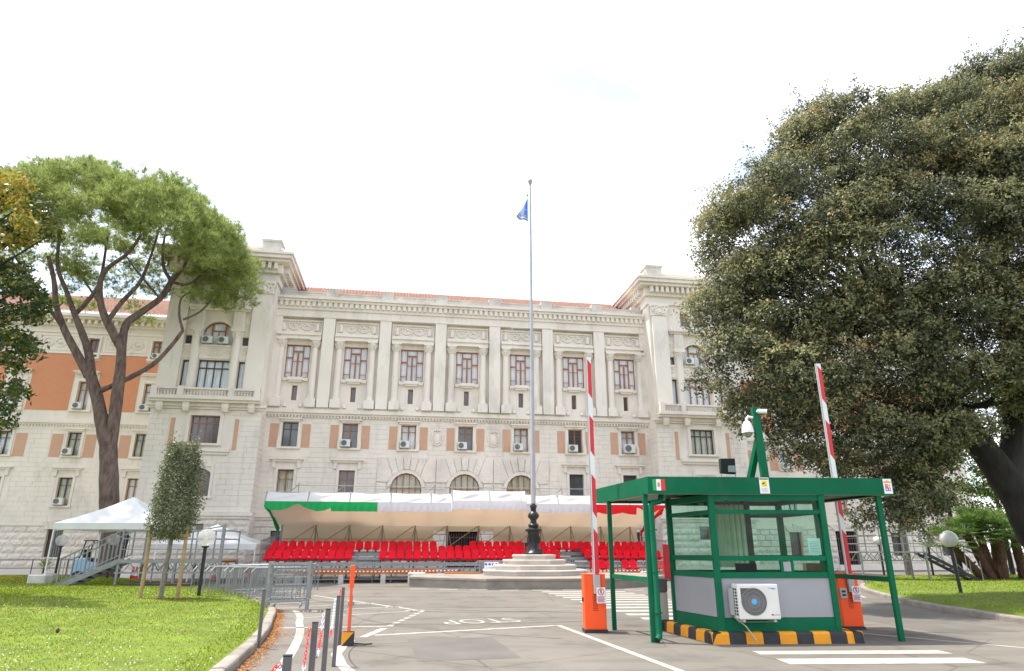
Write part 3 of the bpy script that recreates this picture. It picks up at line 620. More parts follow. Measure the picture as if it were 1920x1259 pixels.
# --- pavilions
PY = -1.5
for s in (-1, 1):
    c = 16.35*s; u0, u1 = c-3.28, c+3.28; po = []; ps = []; pr = []
    po += [(c-.95, c+.95, 11.15, 13.15), (c-.94, c+.94, 14.15, 15.72), (c-.87, c+.87, 7.8, 9.53), (c-.75, c+.75, 4.63, 6.33), (c-.75, c+.75, 2.2, 3.05)]
    for q in (-1, 1): po += [(c+q*1.7-.2, c+q*1.7+.2, 11.15, 13.1), (c+q*1.75-.2, c+q*1.75+.2, 14.16, 14.74), (c+q*.57-.32, c+q*.57+.32, 17.1, 18.2)]
    ps += [(c-1.5, c+1.5, 7.1, 10), (c-2.1, c+2.1, 7.3, 9.45), (c-.95, c+.95, 4.4, 6.9)]; pr += [(c-.75, c+.75, 2.2, 3.3)]
    wall(u0, u1, 0, 18.7, PY, PY+.5, po, STONE)
    mb = MB(); mb.box(u0, u1, PY+.5, 9, 0, 20.0); part('rear_mass', mb, STONE, palace)
    mb = MB(); spandrel(mb, c, 1.88, 15.0, 15.72, PY+.001, PY+.5); part('arch_spandrel', mb, STONE, palace); mb = MB(); spandrel(mb, c, 1.5, 6.0, 6.33, PY+.001, PY+.5); part('arch_spandrel', mb, STONE, palace)
    sa = MB(); skin(sa, u0, u1, 3.72, 9.9, ps, .33, .9, flat_front(PY))
    xi = u1 if s < 0 else u0; skin(sa, PY+.0, 0.0, 3.72, 9.9, [], .33, .8, flat_side(xi, -s)); part('ashlar_blocks', sa, STONE, palace, kind='stuff')
    ra = MB(); skin(ra, u0, u1, .45, 3.3, pr, .42, .8, rough_front(PY)); skin(ra, PY, 0, .45, 3.3, [], .42, .7, flat_side(xi, -s, .07)); part('rough_blocks', ra, STONE2, palace, kind='stuff')
    layers('belt_course', u0, u1, PY, PY+.02, [(0, .44, .14), (3.34, 3.5, .12), (3.5, 3.7, .2)])
    layers('string_course', u0, u1, PY, PY+.02, [(9.92, 10.06, .14), (10.06, 10.26, .28)])
    layers('balcony', c-3.15, c+3.15, PY, PY+.02, [(10.27, 10.42, .62), (10.42, 10.58, .78)], .15, .15)
    mb = MB(); mb.box(c-3.2, c+3.2, PY-.7, PY-.5, 10.585, 10.68); mb.box(c-3.2, c+3.2, PY-.74, PY-.46, 11.03, 11.15)
    for x in (-3.03, -1.5, 1.5, 3.03): mb.box(c+x-.17, c+x+.17, PY-.78, PY-.44, 10.582, 11.22)
    for x in (-3.05, 3.05): mb.box(c+x-.1, c+x+.1, PY-.44, PY, 10.585, 11.1)
    part('balustrade', mb, STONE, palace); mb = MB()
    for a, b, n in ((-2.8, -1.72, 7), (-1.27, 1.27, 15), (1.72, 2.8, 7)):
        for k in range(n): x = c+a+(b-a)*k/(n-1); mb.lathe([(.035, 0), (.06, .1), (.03, .2), (.045, .33), (.035, .35)], 6, (x, PY-.6, 10.68))
    part('balusters', mb, STONE, palace, kind='stuff')
    mb = MB()
    for x in (-2.7, -1.15, 1.15, 2.7): mb = MB(); mb.box(c+x-.2, c+x+.2, PY-.5, PY-.285, 9.98, 10.265); mb.prism_yz([(PY-.5, 9.98), (PY-.28, 9.98), (PY-.28, 9.7), (PY-.4, 9.74)], c+x-.18, c+x+.18); part('corbel', mb, STONE, palace)
    # giant pilasters with capitals
    for q in (-1, 1):
        x = c+q*2.55; mb = MB(); mb.box(x-.56, x+.56, PY-.22, PY, 10.59, 17.75); pl = part('pilaster', mb, PLASTER, palace)
        mb = MB(); mb.box(x-.7, x+.7, PY-.34, PY, 18.5, 18.66); mb.box(x-.6, x+.6, PY-.26, PY, 17.78, 18.5)
        mb.tube([(x+.3*math.cos(t), PY-.28, 18.18+.3*math.sin(t)) for t in np.linspace(0, 2*PI, 17)], .07, 6, False)
        for w_ in (-1, 1): mb.tube([(x+w_*(.52+.16*math.cos(t)), PY-.3, 18.38+.16*math.sin(t)) for t in np.linspace(0, 2*PI, 11)], .06, 6, False); mb.tube([(x+w_*.3, PY-.28, 17.9), (x+w_*.5, PY-.3, 18.1), (x+w_*.55, PY-.3, 18.3)], .06, 6)
        mb.lathe([(.2, -.2), (.2, 0), (.12, .12), (.02, .16)], 8, (x, PY-.2, 18.16)); part('capital', mb, PLASTER, pl)
    # engaged columns of the loggia and its entablature
    for q in (-1, 1):
        x = c+q*1.23; mb = MB(); mb.lathe([(.34, 10.59), (.34, 10.9), (.3, 10.92), (.31, 11.05), (.26, 11.1), (.25, 14.58)], 14, (x, PY-.05, 0)); col = part('column', mb, PLASTER, palace, smooth=True)
        mb = MB(); mb.lathe([(.25, 14.585), (.27, 14.62), (.26, 14.7), (.36, 14.98), (.38, 15.0)], 12, (x, PY-.05, 0)); mb.box(x-.36, x+.36, PY-.4, PY, 15.0, 15.08)
        for k in range(8): a = k*PI/4; mb.tube([(x+.25*math.cos(a), PY-.05+.25*math.sin(a), 14.62), (x+.3*math.cos(a), PY-.05+.3*math.sin(a), 14.8), (x+.4*math.cos(a), PY-.05+.4*math.sin(a), 14.88)], .045, 5)
        part('capital', mb, PLASTER, col)
        mb = MB(); mb.box(x-.42, x+.42, PY-.3, PY, 15.085, 15.25); mb.box(x-.34, x+.34, PY-.26, PY, 15.25, 16.4)
        for k in range(5): mb.box(x-.28+k*.12, x-.22+k*.12, PY-.285, PY-.26, 15.4, 16.2)
        part('entablature_block', mb, PLASTER, palace)
        mb = MB(); x2 = c+q*1.79; mb.box(x2-.24, x2+.24, PY-.04, PY, 15.5, 16.2); mb.tube([(x2+.15*math.cos(t), PY-.05, 15.85+.22*math.sin(t)) for t in np.linspace(0, 2*PI, 13)], .04, 6, False); part('relief_panel', mb, PLASTER, palace)
        mb = MB(); mb.tube([(x2-.04+.15*math.cos(t), PY-.03, 13.75+.15*math.sin(t)) for t in np.linspace(0, 2*PI, 13)], .035, 6, False); mb.box(x2-.27, x2+.22, PY-.06, PY, 13.2, 13.34); mb.box(x2-.27, x2+.22, PY-.06, PY, 14.0, 14.12); part('relief_panel', mb, PLASTER, palace)
    layers('loggia_cornice', c-1.75, c+1.75, PY, PY+.02, [(16.42, 16.55, .34), (16.55, 16.72, .48)], .3, .3, PLASTER)
    mb = MB()
    for k in range(15): x = c-1.7+k*.243; mb.lathe([(.12, -.06), (.1, .02), (.04, .14+.05*(k % 3)), (.01, .16)], 6, (x, PY-.2, 16.78))
    part('crest_ornament', mb, PLASTER, palace, kind='stuff')
    A = arc(1.88, 15.0, 15.72, 14); B = arc(2.2, 15.0, 15.88, 14); mb = MB()
    for i in range(14): mb.prism_xz([(c+A[i][0], A[i][1]), (c+A[i+1][0], A[i+1][1]), (c+B[i+1][0], B[i+1][1]), (c+B[i][0], B[i][1])], PY-.1, PY)
    part('archivolt', mb, PLASTER, palace)
    layers('parapet', c-.93, c+.93, PY, PY+.1, [(13.22, 13.36, .08), (14.02, 14.14, .08)], 0, 0); mb = MB()
    for k in range(9): mb.lathe([(.03, 0), (.055, .15), (.03, .35), (.045, .62)], 6, (c-.42+k*.105, PY-.02, 13.38))
    for q in (-1, 1): mb.tube([(c+q*.72+.13*math.cos(t), PY-.03, 13.7+.13*math.sin(t)) for t in np.linspace(0, 2*PI, 13)], .035, 6, False)
    part('balusters', mb, STONE, palace, kind='stuff')
    layers('entablature', u0, u1, PY, 6, [(18.67, 18.85, .12), (18.85, 19.3, .06), (19.3, 19.945, .3)], 1, 1)
    layers('cornice', u0, u1, PY, 6, [(19.95, 20.15, .75), (20.15, 20.4, .95), (20.4, 20.55, 1.05)]); mb = MB()
    for k in range(17): x = u0+.05+k*.395; mb.box(x, x+.2, PY-.62, PY-.2, 19.5, 19.948)
    for k in range(16): yv = PY+.2+k*.42; mb.box(u0-.62, u0-.06, yv, yv+.2, 19.5, 19.948); mb.box(u1+.06, u1+.62, yv, yv+.2, 19.5, 19.948)
    part('modillions', mb, STONE, palace, kind='stuff')
    layers('attic', u0, u1, PY+.3, 6, [(20.552, 21.25, 0), (21.25, 21.4, .08)]); mb = MB()
    for q in (-1, 1): x = c+q*2.6; mb = MB(); mb.box(x-.6, x+.6, PY+.1, PY+1.3, 20.553, 21.75); mb.box(x-.68, x+.68, PY+.02, PY+1.38, 21.75, 21.9); part('attic_block', mb, COPING, palace)
    window(c, 11.15, 13.15, 1.9, PY+.22, 'four', 'curt', DARKWOOD if s < 0 else WOOD); window(c, 14.15, 15.72, 1.88, PY+.12, 'arch3', 'curt', WOOD, 15.0)
    window(c, 7.8, 9.53, 1.74, PY+.22, 'four', 'blind' if s > 0 else 'dark', DARKWOOD if s > 0 else WOOD); window(c, 4.63, 6.33, 1.5, PY+.22, 'arch3', 'dark', WOOD, 6.0); window(c, 2.2, 3.05, 1.5, PY+.22, 'two', 'dark', WOOD)
    for q in (-1, 1):
        window(c+q*1.7, 11.15, 13.1, .4, PY+.2, 'slit', 'curt', DARKWOOD); window(c+q*1.75, 14.16, 14.74, .4, PY+.2, 'slit', 'dark', DARKWOOD); window(c+q*.57, 17.1, 18.2, .62, PY+.2, 'two', 'dark', WOOD)
        mb = MB(); mb.box(c+q*1.88-.13, c+q*1.88+.13, PY-.015, PY+.05, 7.42, 9.35); part('brick_panel', mb, PALEBRICK, palace)
    surround(c, 7.8, 9.53, 1.74, PY, None, t=.2, p=.1); layers('bay_sill', c-1.45, c+1.45, PY, PY+.02, [(7.12, 7.28, .12), (7.28, 7.5, .22)]); surround(c, 4.63, 6.4, 1.5, PY, None, t=.15)
if True:                                                                      # the rest of the individual rough blocks goes to the right wing, then joined
    ra = MB(); skin(ra, uR[0], uR[1], .45, 3.1, wrR, .42, .82, rough_front(WY)); 
    if ra.v: part('rough_blocks', ra, STONE2, palace, kind='stuff')
# --- main body details
sa = MB(); skin(sa, -13.07, 13.07, 3.72, 9.84, sk, .33, .95, flat_front(0)); part('ashlar_blocks', sa, STONE, palace, kind='stuff')
ra = MB(); skin(ra, -13.07, 13.07, .45, 3.3, rk, .42, .82, rough_front(0, False)); part('rough_blocks', ra, STONE2, palace, kind='stuff')
layers('belt_course', -13.07, 13.07, 0, .02, [(0, .44, .12), (3.34, 3.5, .1), (3.5, 3.7, .18)], 0, 0)
layers('string_course', -13.07, 13.07, 0, .02, [(10.0, 10.14, .16), (10.14, 10.38, .3), (10.38, 10.5, .2)], 0, 0)
mb = MB()
for k in range(125): x = -12.95+k*.209; mb.box(x, x+.11, -.14, 0, 9.86, 9.998)
part('dentils', mb, STONE, palace, kind='stuff')
layers('architrave', -13.07, 13.07, 0, .02, [(16.76, 16.88, .4), (16.88, 17.3, .32), (17.3, 17.825, .42)], 0, 0)
layers('cornice', -13.07, 13.07, 0, .6, [(17.83, 18.0, .6), (18.0, 18.17, .72)], 0, 0)
mb = MB()
for k in range(72): x = -12.95+k*.361; mb.box(x, x+.21, -.56, -.32, 17.5, 17.828); mb.box(x-.03, x+.24, -.5, -.32, 17.7, 17.829)
part('modillions', mb, STONE, palace, kind='stuff')
mb = MB(); mb.box(-13.07, 13.07, -.12, .5, 18.172, 18.62); mb.box(-13.07, 13.07, -.17, .55, 18.62, 18.7)
for b in [-13.07+.42]+[x+1.915 for x in BAY[:-1]]+[12.65]: mb.box(b-.42, b+.42, -.2, .6, 18.175, 18.93)
part('parapet', mb, COPING, palace)
WFILL = ['dark', 'dark', 'curt', 'dark', 'curt', 'dark', 'curt']
for i, b in enumerate(BAY):
    for x in ([b-1.915, b+1.915] if i == 0 else [b+1.915]):
        wd = .39 if abs(x) < 12.9 else .2
        mb = MB(); xc = x if abs(x) < 12.9 else math.copysign(12.87, x); mb.box(xc-wd, xc+wd, -.36, 0, 10.51, 16.755); part('pilaster', mb, PLASTER, palace)
    for q in (-1, 1):
        x = b+q*1.1; mb = MB(); mb.box(x-.34, x+.34, -.46, 0, 10.505, 11.05); mb.lathe([(.3, 11.05), (.3, 11.13), (.25, 11.17), (.265, 11.24), (.225, 11.28), (.23, 12.5), (.2, 14.6)], 14, (x, -.17, 0)); col = part('column', mb, PLASTER, palace, smooth=True)
        mb = MB(); mb.lathe([(.2, 14.605), (.235, 14.63), (.21, 14.67), (.25, 14.85), (.33, 15.05), (.34, 15.08)], 12, (x, -.17, 0)); mb.box(x-.33, x+.33, -.5, 0, 15.08, 15.17)
        for lv, (za, zb, rr) in enumerate([(14.64, 14.82, .3), (14.75, 15.0, .37)]):
            for k in range(8): a = (k+.5*lv)*PI/4; ca, sa_ = math.cos(a), math.sin(a); mb.tube([(x+.21*ca, -.17+.21*sa_, za), (x+(rr-.06)*ca, -.17+(rr-.06)*sa_, (za+zb)/2), (x+rr*ca, -.17+rr*sa_, zb)], [.05, .05, .02], 5)
        part('capital', mb, PLASTER, col)
    layers('entablature', b-1.45, b+1.45, 0, .02, [(15.175, 15.3, .42), (15.3, 15.45, .36), (15.45, 15.58, .46)], 0, 0, PLASTER)
    mb = MB(); mb.box(b-1.46, b+1.46, -.16, 0, 15.66, 15.76); mb.box(b-1.46, b+1.46, -.16, 0, 16.5, 16.6); mb.box(b-1.46, b-1.38, -.16, 0, 15.76, 16.5); mb.box(b+1.38, b+1.46, -.16, 0, 15.76, 16.5); mb.box(b-1.38, b+1.38, -.06, 0, 15.76, 16.5)
    for a in (-1.12, 1.12):
        mb.lathe([(.02, -.02), (.13, .02), (.16, .12), (.12, .26), (.14, .36), (.1, .52), (.02, .6)], 8, (b+a, -.08, 15.83)); mb.box(b+a-.23, b+a-.2, -.11, -.06, 15.78, 16.48); mb.box(b+a+.2, b+a+.23, -.11, -.06, 15.78, 16.48)
    for a in (-.42, .42):
        for rr, th in ((.38, .07), (.25, .05)): mb.tube([(b+a+rr*math.cos(t), -.09, 16.28+rr*.95*math.sin(t)) for t in np.linspace(PI, 2*PI, 12)], [th*(.6+.5*math.sin((t-PI))) for t in np.linspace(PI, 2*PI, 12)], 6)
        mb.lathe([(.01, -.1), (.1, -.02), (.1, .06), (.02, .12)], 7, (b+a, -.09, 16.22))
    for a in (-.82, 0, .82): mb.lathe([(.01, -.08), (.09, 0), (.07, .08), (.01, .12)], 7, (b+a, -.1, 16.32))
    mb.tube([(b-.9+1.8*t, -.09, 16.38+.04*math.sin(t*25)) for t in np.linspace(0, 1, 20)], .04, 5); part('relief_panel', mb, PLASTER, palace, smooth=True)
    window(b, 12.55, 14.85, 1.56, .03, 'tall', 'curt'); window(b, 11.0, 12.02, .34, .2, 'slit', 'dark'); window(b, 7.93, 9.54, 1.0, .2, 'two', WFILL[i], DARKWOOD if i == 0 else WOOD)
    mb = MB(); mb.box(b-.5, b+.5, -.3, 0, 12.34, 12.54); mb.box(b-.42, b+.42, -.22, 0, 12.22, 12.34); mb.box(b-.82, b-.5, -.16, 0, 12.3, 12.52); mb.box(b+.5, b+.82, -.16, 0, 12.3, 12.52)
    for a in (-.5, .5): bm_ = MB(); bm_.lathe([(.13, -.1), (.14, 0), (.1, .1), (.02, .14)], 8, (b+a, -.2, 10.62)); part('ball_ornament', bm_, PLASTER, palace, smooth=True)
    bm_ = MB(); bm_.box(b-.76, b+.76, -.1, 0, 10.505, 10.7); part('plinth_course', bm_, PLASTER, palace); part('window_ledge', mb, PLASTER, palace)
    surround(b, 7.93, 9.54, 1.0, 0, (9.8, 1.5))
    mb = MB()
    for q in (-1, 1): mb = MB(); x = b+q*.66; mb.box(x-.09, x+.09, -.14, 0, 7.85, 8.35); mb.box(x-.07, x+.07, -.1, 0, 8.35, 8.5); part('scroll_bracket', mb, STONE, palace)
    for q in (-1, 1): xa, xb = b+q*.74, b+q*1.28; mb = MB(); mb.box(min(xa, xb), max(xa, xb), -.012, .05, 7.89, 9.43); part('brick_panel', mb, PALEBRICK, palace)
    if abs(b) < 5:
        window(b, 4.2, 6.37, 2.0, .1, 'arch5', 'blind', WOOD, 5.5); A = arc(2.0, 5.5, 6.37, 8); B = arc(2.5, 5.5, 6.62, 8); mb = MB()
        for i2 in range(8): mb.prism_xz([(b+A[i2][0], A[i2][1]), (b+A[i2+1][0], A[i2+1][1]), (b+B[i2+1][0], B[i2+1][1]), (b+B[i2][0], B[i2][1])], -.09, .02)
        part('archivolt', mb, STONE, palace)
        for i2 in range(7):                                                     # each voussoir is a block of its own
            a0, a1 = -.5+i2/7, -.5+(i2+1)/7; f2 = lambda a: (b+a*2.5, 6.62-.9*(2*a)**2*.95); k2 = 7.5 if i2 == 3 else 7.36
            p0, p1 = f2(a0), f2(a1); q0, q1 = (b+a0*3.7, k2), (b+a1*3.7, k2)
            if i2 == 0: q0 = (b-1.9, p0[1]+.05)
            if i2 == 6: q1 = (b+1.9, p1[1]+.05)
            e = .012; poly = [(p0[0]+e, p0[1]+.01), (p1[0]-e, p1[1]+.01), (q1[0]-e, q1[1])]+([(b+1.9, k2)] if i2 == 6 else [])+([(b-1.9, k2)] if i2 == 0 else [])+[(q0[0]+e, q0[1])]
            mb = MB(); mb.prism_xz(poly, -.17 if i2 == 3 else -.12, .02); part('voussoir', mb, STONE2, palace)
        for q in (-1, 1):
            for k in range(4): xa, xb = b+q*1.27, b+q*(1.9-.0*(k % 2)); z = 4.05+k*.42; mb = MB(); mb.box(min(xa, xb)+.01, max(xa, xb)-.01, -.1, .02, z+.01, z+.41); part('quoin', mb, STONE2, palace)
    else:
        window(b, 4.4, 6.48, 1.0, .22, 'two', 'blind' if i == 0 else 'dark', WOOD if abs(b) > 0 and b < 0 else DARKWOOD); surround(b, 4.4, 6.48, 1.0, 0, (7.18, 2.1))
    if b == 0:
        mb = MB(); mb.box(-1, 1, .3, .36, 0, 2.7); part('door_backing', mb, DARK, palace); mb = MB()
        for k in range(12): x = -.97+k*.172; mb.box(x, x+.04, .1, .14, 0, 2.6)
        for z in (.2, 1.3, 2.3): mb.box(-1, 1, .09, .15, z, z+.06)
        part('gate', mb, DARKWOOD, palace)
    else: window(b, .95, 2.7, 1.1, .25, 'grille', 'dark', DARKWOOD)
for u in (-1.915, 1.915):
    mb = MB()
    mb.tube([(u+.36*math.cos(t), -.05, 8.78+.55*math.sin(t)) for t in np.linspace(0, 2*PI, 25)], .07, 6, False); mb.grid(lambda s, t: (u+.33*(s*2-1), -.05-.12*(1-(s*2-1)**2)*(1-(t*2-1)**2), 8.78+.5*(t*2-1)*(1-.35*(s*2-1)**2)), 8, 8)
    mb.tube([(u+.24*math.cos(t), -.14, 8.72+.36*math.sin(t)) for t in np.linspace(0, 2*PI, 17)], .035, 5, False)
    for a in (-.16, 0, .16): mb.lathe([(.07, 0), (.08, .08), (.02, .16)], 7, (u+a, -.14, 9.16))
    mb.box(u-.5, u+.5, -.06, 0, 9.4, 9.48); part('medallion', mb, STONE, palace, smooth=True)
# --- air conditioner units standing on sills
def ac_proto():
    mb = MB(); mb.box(-.33, .33, -.26, 0, 0, .5); body = mb.mesh('casing', WHITEAC); mb = MB()
    mb.lathe([(.2, 0), (.2, .012), (.17, .02), (.05, .02), (.045, .03), (.01, .03)], 20); g = mb.mesh('fan_grille', FAN)
    mb = MB(); mb.box(-.36, .36, -.2, -.16, -.05, 0); mb.box(-.28, -.24, -.25, .05, -.05, -.001); mb.box(.24, .28, -.25, .05, -.05, -.001); ft = mb.mesh('bracket', STEEL); return body, g, ft
ACB, ACG, ACF = ac_proto()
nm = {-11.48: 'first', -7.66: 'second', -3.83: 'third', 0: 'fourth', 3.83: 'fifth', 7.66: 'sixth', 11.48: 'seventh'}
def ac(u, y, z, label, sc_=1.0):
    o = thing('air_conditioner', label, 'air conditioner', FP(u, y, z), FA, 'air conditioner units on the palace windows'); o.scale = (sc_*.92,)*3
    link('casing', ACB, o); g = link('fan_grille', ACG, o, (-.1, -.262, .25)); g.rotation_euler = (PI/2, 0, 0); link('bracket', ACF, o)
for i, b in enumerate(BAY[1:]): ac(b-(.22 if i < 5 else .02), -.12, 7.99, 'white air conditioner on the sill of the %s second-floor window from the left pavilion' % nm[b], 1.25 if i == 5 else 1)
ac(-16.35-.55, -1.55, 14.2, 'left one of two air conditioners under the left pavilion arch window'); ac(-16.35+.42, -1.55, 14.2, 'right one of two air conditioners under the left pavilion arch window'); ac(16.35-.5, -1.55, 14.2, 'air conditioner under the right pavilion arch window')
for b, nn in ((-22.75, 'nearest the left pavilion'), (-27.2, 'second from the left pavilion'), (-31.7, 'third from the left pavilion'), (22.75+1.15, None), (27.2, 'second from the right pavilion')):
    if nn is None: b = 22.75; nn = 'nearest the right pavilion'
    wing = 'left' if b < 0 else 'right'
    if b != -22.75: ac(b-.2, WY-.1, 7.9, 'air conditioner on the second-floor sill of the %s wing window %s' % (wing, nn))
    if b < 0:
        ac(b-.15, WY-.12, 11.16, 'air conditioner on the third-floor sill of the left wing window %s' % nn)
        if b != -22.75: ac(b-.1, WY-.1, 4.5, 'air conditioner on the first-floor sill of the left wing window %s' % nn)
ac(-22.75+.05, WY-.1, 15.1, 'small air conditioner under the attic window nearest the left pavilion', .85)
# ------------------------------------------------------------------ grandstand
GS = FP(-.2, -8.5); stand = thing('grandstand', 'covered grandstand with rows of red seats and green white red valance', 'grandstand', GS, FA)
TENTT2 = tarpaulin('thin_roof_sheet', (.78, .77, .74), .6)
HW = 10.7; edges = [-10.7, -8.6, -6.5, -4.4, -2.3, -1.2, .8, 2.8, 4.6, 6.6, 8.65, 10.7]
for a, b in zip(edges, edges[1:]):
    up = -1.25 < a < 2.7; z0, z1 = (4.06, 4.62) if up else (3.94, 4.44); y = -.25 if up else 0; ph = random.random()*6
    def fn(s, t): x = a+.02+(b-a-.04)*s; e = math.sin(PI*s)*math.sin(PI*t); dz = t-.5; return (x, y+(.22 if t > .98 else 0)*0-.05*e*math.sin(7*(s*1.1-dz*.9)+ph)-.02*e+.34*t, z0+(z1-z0)*t-.045*math.sin(PI*s)*t)
    mb = MB(); mb.grid(fn, 22, 10); part('fascia_panel', mb, TENTW, stand, smooth=True)
    mb = MB(); mb.tube([(a+.01, y-.03, z0-.02), (a+.01, y+.33, z1+.02)], .03, 8); part('fascia_post', mb, STEEL, stand)
mb = MB()
for z, yy in ((3.93, .0), (4.42, .36)): mb.tube([(-HW, yy+.03, z), (HW, yy+.03, z)], .03, 6)
for x in edges: mb.tube([(x, .1, 3.95), (x, 4.3, 2.95)], .03, 6)
for x in edges: mb.tube([(x, .2, 4.4), (x, 4.6, 3.5)], .03, 6)
part('roof_frame', mb, STEEL, stand)
def roof(s, t): x = -HW+2*HW*s; up = .16 if -1.2 < x < 2.8 else 0; return (x, .36+4.4*t, 4.40+up-.95*t-.05*abs(math.sin(PI*x/2.1)))
mb = MB(); mb.grid(roof, 120, 6); part('roof_sheet', mb, TENTT2, stand, smooth=True)
def lining(s, t): x = -HW+.15+(2*HW-.3)*s; sag = .06*math.sin(PI*((x+HW) % 2.1)/2.1); return (x, .1+4.0*t, 3.92-1.03*t**.85-sag*math.sin(PI*t)-.12*math.sin(PI*t))
mb = MB(); mb.grid(lining, 100, 10); part('ceiling_lining', mb, CREAM, stand, smooth=True)
for (xa, xb) in ((-10.5, -1.9), (1.6, 10.5)):
    def bl(s, t): x = xa+(xb-xa)*s; return (x, 4.15+.05*math.sin(x*3)*t+.25*math.sin(PI*t), 2.9-.92*t)
    mb = MB(); mb.grid(bl, 60, 6); part('rear_lining', mb, CREAM, stand, smooth=True)
mb = MB(); mb.grid(lambda s, t: (-1.9+3.5*s, 4.15, 2.9-.3*t), 8, 1); part('rear_lining', mb, CREAM, stand)
# valances: pleated cloth hung under the fascia
def valance(xa, xb, m, label, ruin=None):
    n = int((xb-xa)*26)
    def fn(s, t):
        x = xa+(xb-xa)*s; up = .12 if -1.2 < x < 2.8 else 0; drop = .45; yb = -.28 if up else -.03
        if ruin: drop = ruin(x)
        return (x, yb+.03*math.sin(x*17+.6*math.sin(x*3))*t-.02, 3.93+up-drop*t)
    mb = MB(); mb.grid(fn, n, 4); part('valance', mb, m, stand, smooth=True, label=label)
valance(-10.7, -5.05, VGREEN, 'green valance, bunched up at its left end', lambda x: .47 if x > -7.4 else max(.06, .34*abs(math.sin((x+10.7)*1.55+.6))*(1 if x < -8.2 else 1.1)+.1))
valance(-5.03, 6.45, VWHITE, 'white middle valance'); valance(6.47, 10.7, VRED, 'red valance with a scalloped hem', lambda x: .42+.1*abs(math.sin(x*2.3)) if x < 9 else .3+.15*math.sin(x*4))
def curtain(x, m, sgn):
    def fn(s, t): w = .42*(1-.45*t); return (x+sgn*.25*t+.05*math.sin(s*14+t*5), .0+3.2*t**.7+w*s*1.3+.1*math.sin(t*9), 3.9-.35*s-1.15*t-.06*math.sin(s*20+t*8))
    mb = MB(); mb.grid(fn, 24, 14); part('side_drape', mb, m, stand, smooth=True)
curtain(-10.7, VGREEN, 1); curtain(10.7, VRED, -1)
mb = MB(); mb.grid(lambda s, t: (10.45+.05*math.sin(t*6), 3.4+.25*s, 2.7-1.3*t), 4, 10); part('side_drape', mb, VRED, stand, smooth=True)
# rear posts, braces and the rail above the roof
xs = [-10.4+1.85*k for k in range(12)]
for x in xs: mb = MB(); mb.tube([(x, 4.0, 0), (x, 4.0, 3.2)], .05, 8); part('post', mb, GALV, stand, smooth=True)
mb = MB()
for x in xs[:-1]: mb.tube([(x+.05, 3.95, 1.7), (x+1.75, 3.95, 2.85)], .025, 6); mb.tube([(x+1.85, 3.9, 2.85), (x+1.55, 3.1, 1.6)], .022, 6); mb.tube([(x+1.85, 4.0, 2.9), (x+2.15, 3.9, 1.6)], .022, 6)
part('braces', mb, mat('ochre_steel', (.36, .25, .12), .5, .15, 4), stand, smooth=True)
mb = MB(); mb.tube([(-10.2, 3.6, 1.95), (-10.2, 3.6, 2.15), (-2.4, 3.6, 2.15), (-2.4, 3.6, 1.95)], .02, 6)
for k in range(66): x = -10.1+k*.117; mb.tube([(x, 3.6, 1.6), (x, 3.6, 2.15)], .008, 4)
part('guard_rail', mb, mat('ochre_rail', (.40, .30, .15), .5, .1, 4), stand)
mb = MB(); mb.tube([(-9.6, 2.0, 4.93), (HW-.5, 2.0, 4.93)], .022, 6)
for k in range(9): x = -9.4+k*2.45; mb.tube([(x, 2.0, 4.0), (x, 2.0, 5.05)], .022, 6); mb.tube([(x-.75, 2.0, 4.35), (x, 2.0, 4.95)], .02, 6)
part('top_rail', mb, GALV, stand, smooth=True)
# stepped decks, under-structure
ROWS = [(.35, .98), (1.15, 1.22), (1.95, 1.46)]
mb = MB()
for (y, z) in ROWS+[(2.75, 1.5)]:
    mb.box(-HW, HW, y-.02, y+.78, z-.08, z-.03); mb.box(-HW, HW, y-.06, y-.022, z-.2, z-.02)
part('deck', mb, STEEL, stand)
mb = MB(); mb.box(-HW, HW, .1, .16, .78, .86); mb.box(-HW, HW, .12, .2, .62, .7)
for k in range(24): x = -HW+.05+k*.925; mb.tube([(x, .2, 0), (x, .2, .9)], .03, 6); mb.tube([(x, 2.4, 0), (x, 2.4, 1.3)], .03, 6)
for k in range(11): x = -HW+.1+k*1.85; mb.tube([(x, .25, .1), (x+.9, .25, .75)], .02, 5); mb.tube([(x+.925, .25, .1), (x+1.8, 2.4, 1.1)], .02, 5)
mb.tube([(-HW, .2, .15), (HW, .2, .15)], .03, 6); mb.tube([(-HW, .2, .5), (HW, .2, .5)], .02, 6)
part('under_scaffold', mb, STEEL, stand, smooth=True)
mb = MB()
for q in (-1, 1):
    x = q*HW
    for k in range(22): y = .3+k*.17; mb.tube([(x, y, .9+.3*min(1, y/2.7)), (x, y, 2.0+.25*min(1, y/2.7))], .012, 5)
    mb.tube([(x, .25, .9), (x, .25, 2.02), (x, 4.0, 2.3), (x, 4.0, 1.2)], .025, 6)
part('side_rail', mb, GALV, stand)
mb = MB()
for k in range(5): mb = MB(); mb.box(-5.95, -4.8, -.25+k*.3, -.0+k*.3, .55+k*.13, .59+k*.13); part('aisle_step', mb, STEEL, stand)
mb = MB(); mb.box(5.3, 6.1, -.1, .2, .7, .75); part('aisle_step', mb, STEEL, stand)
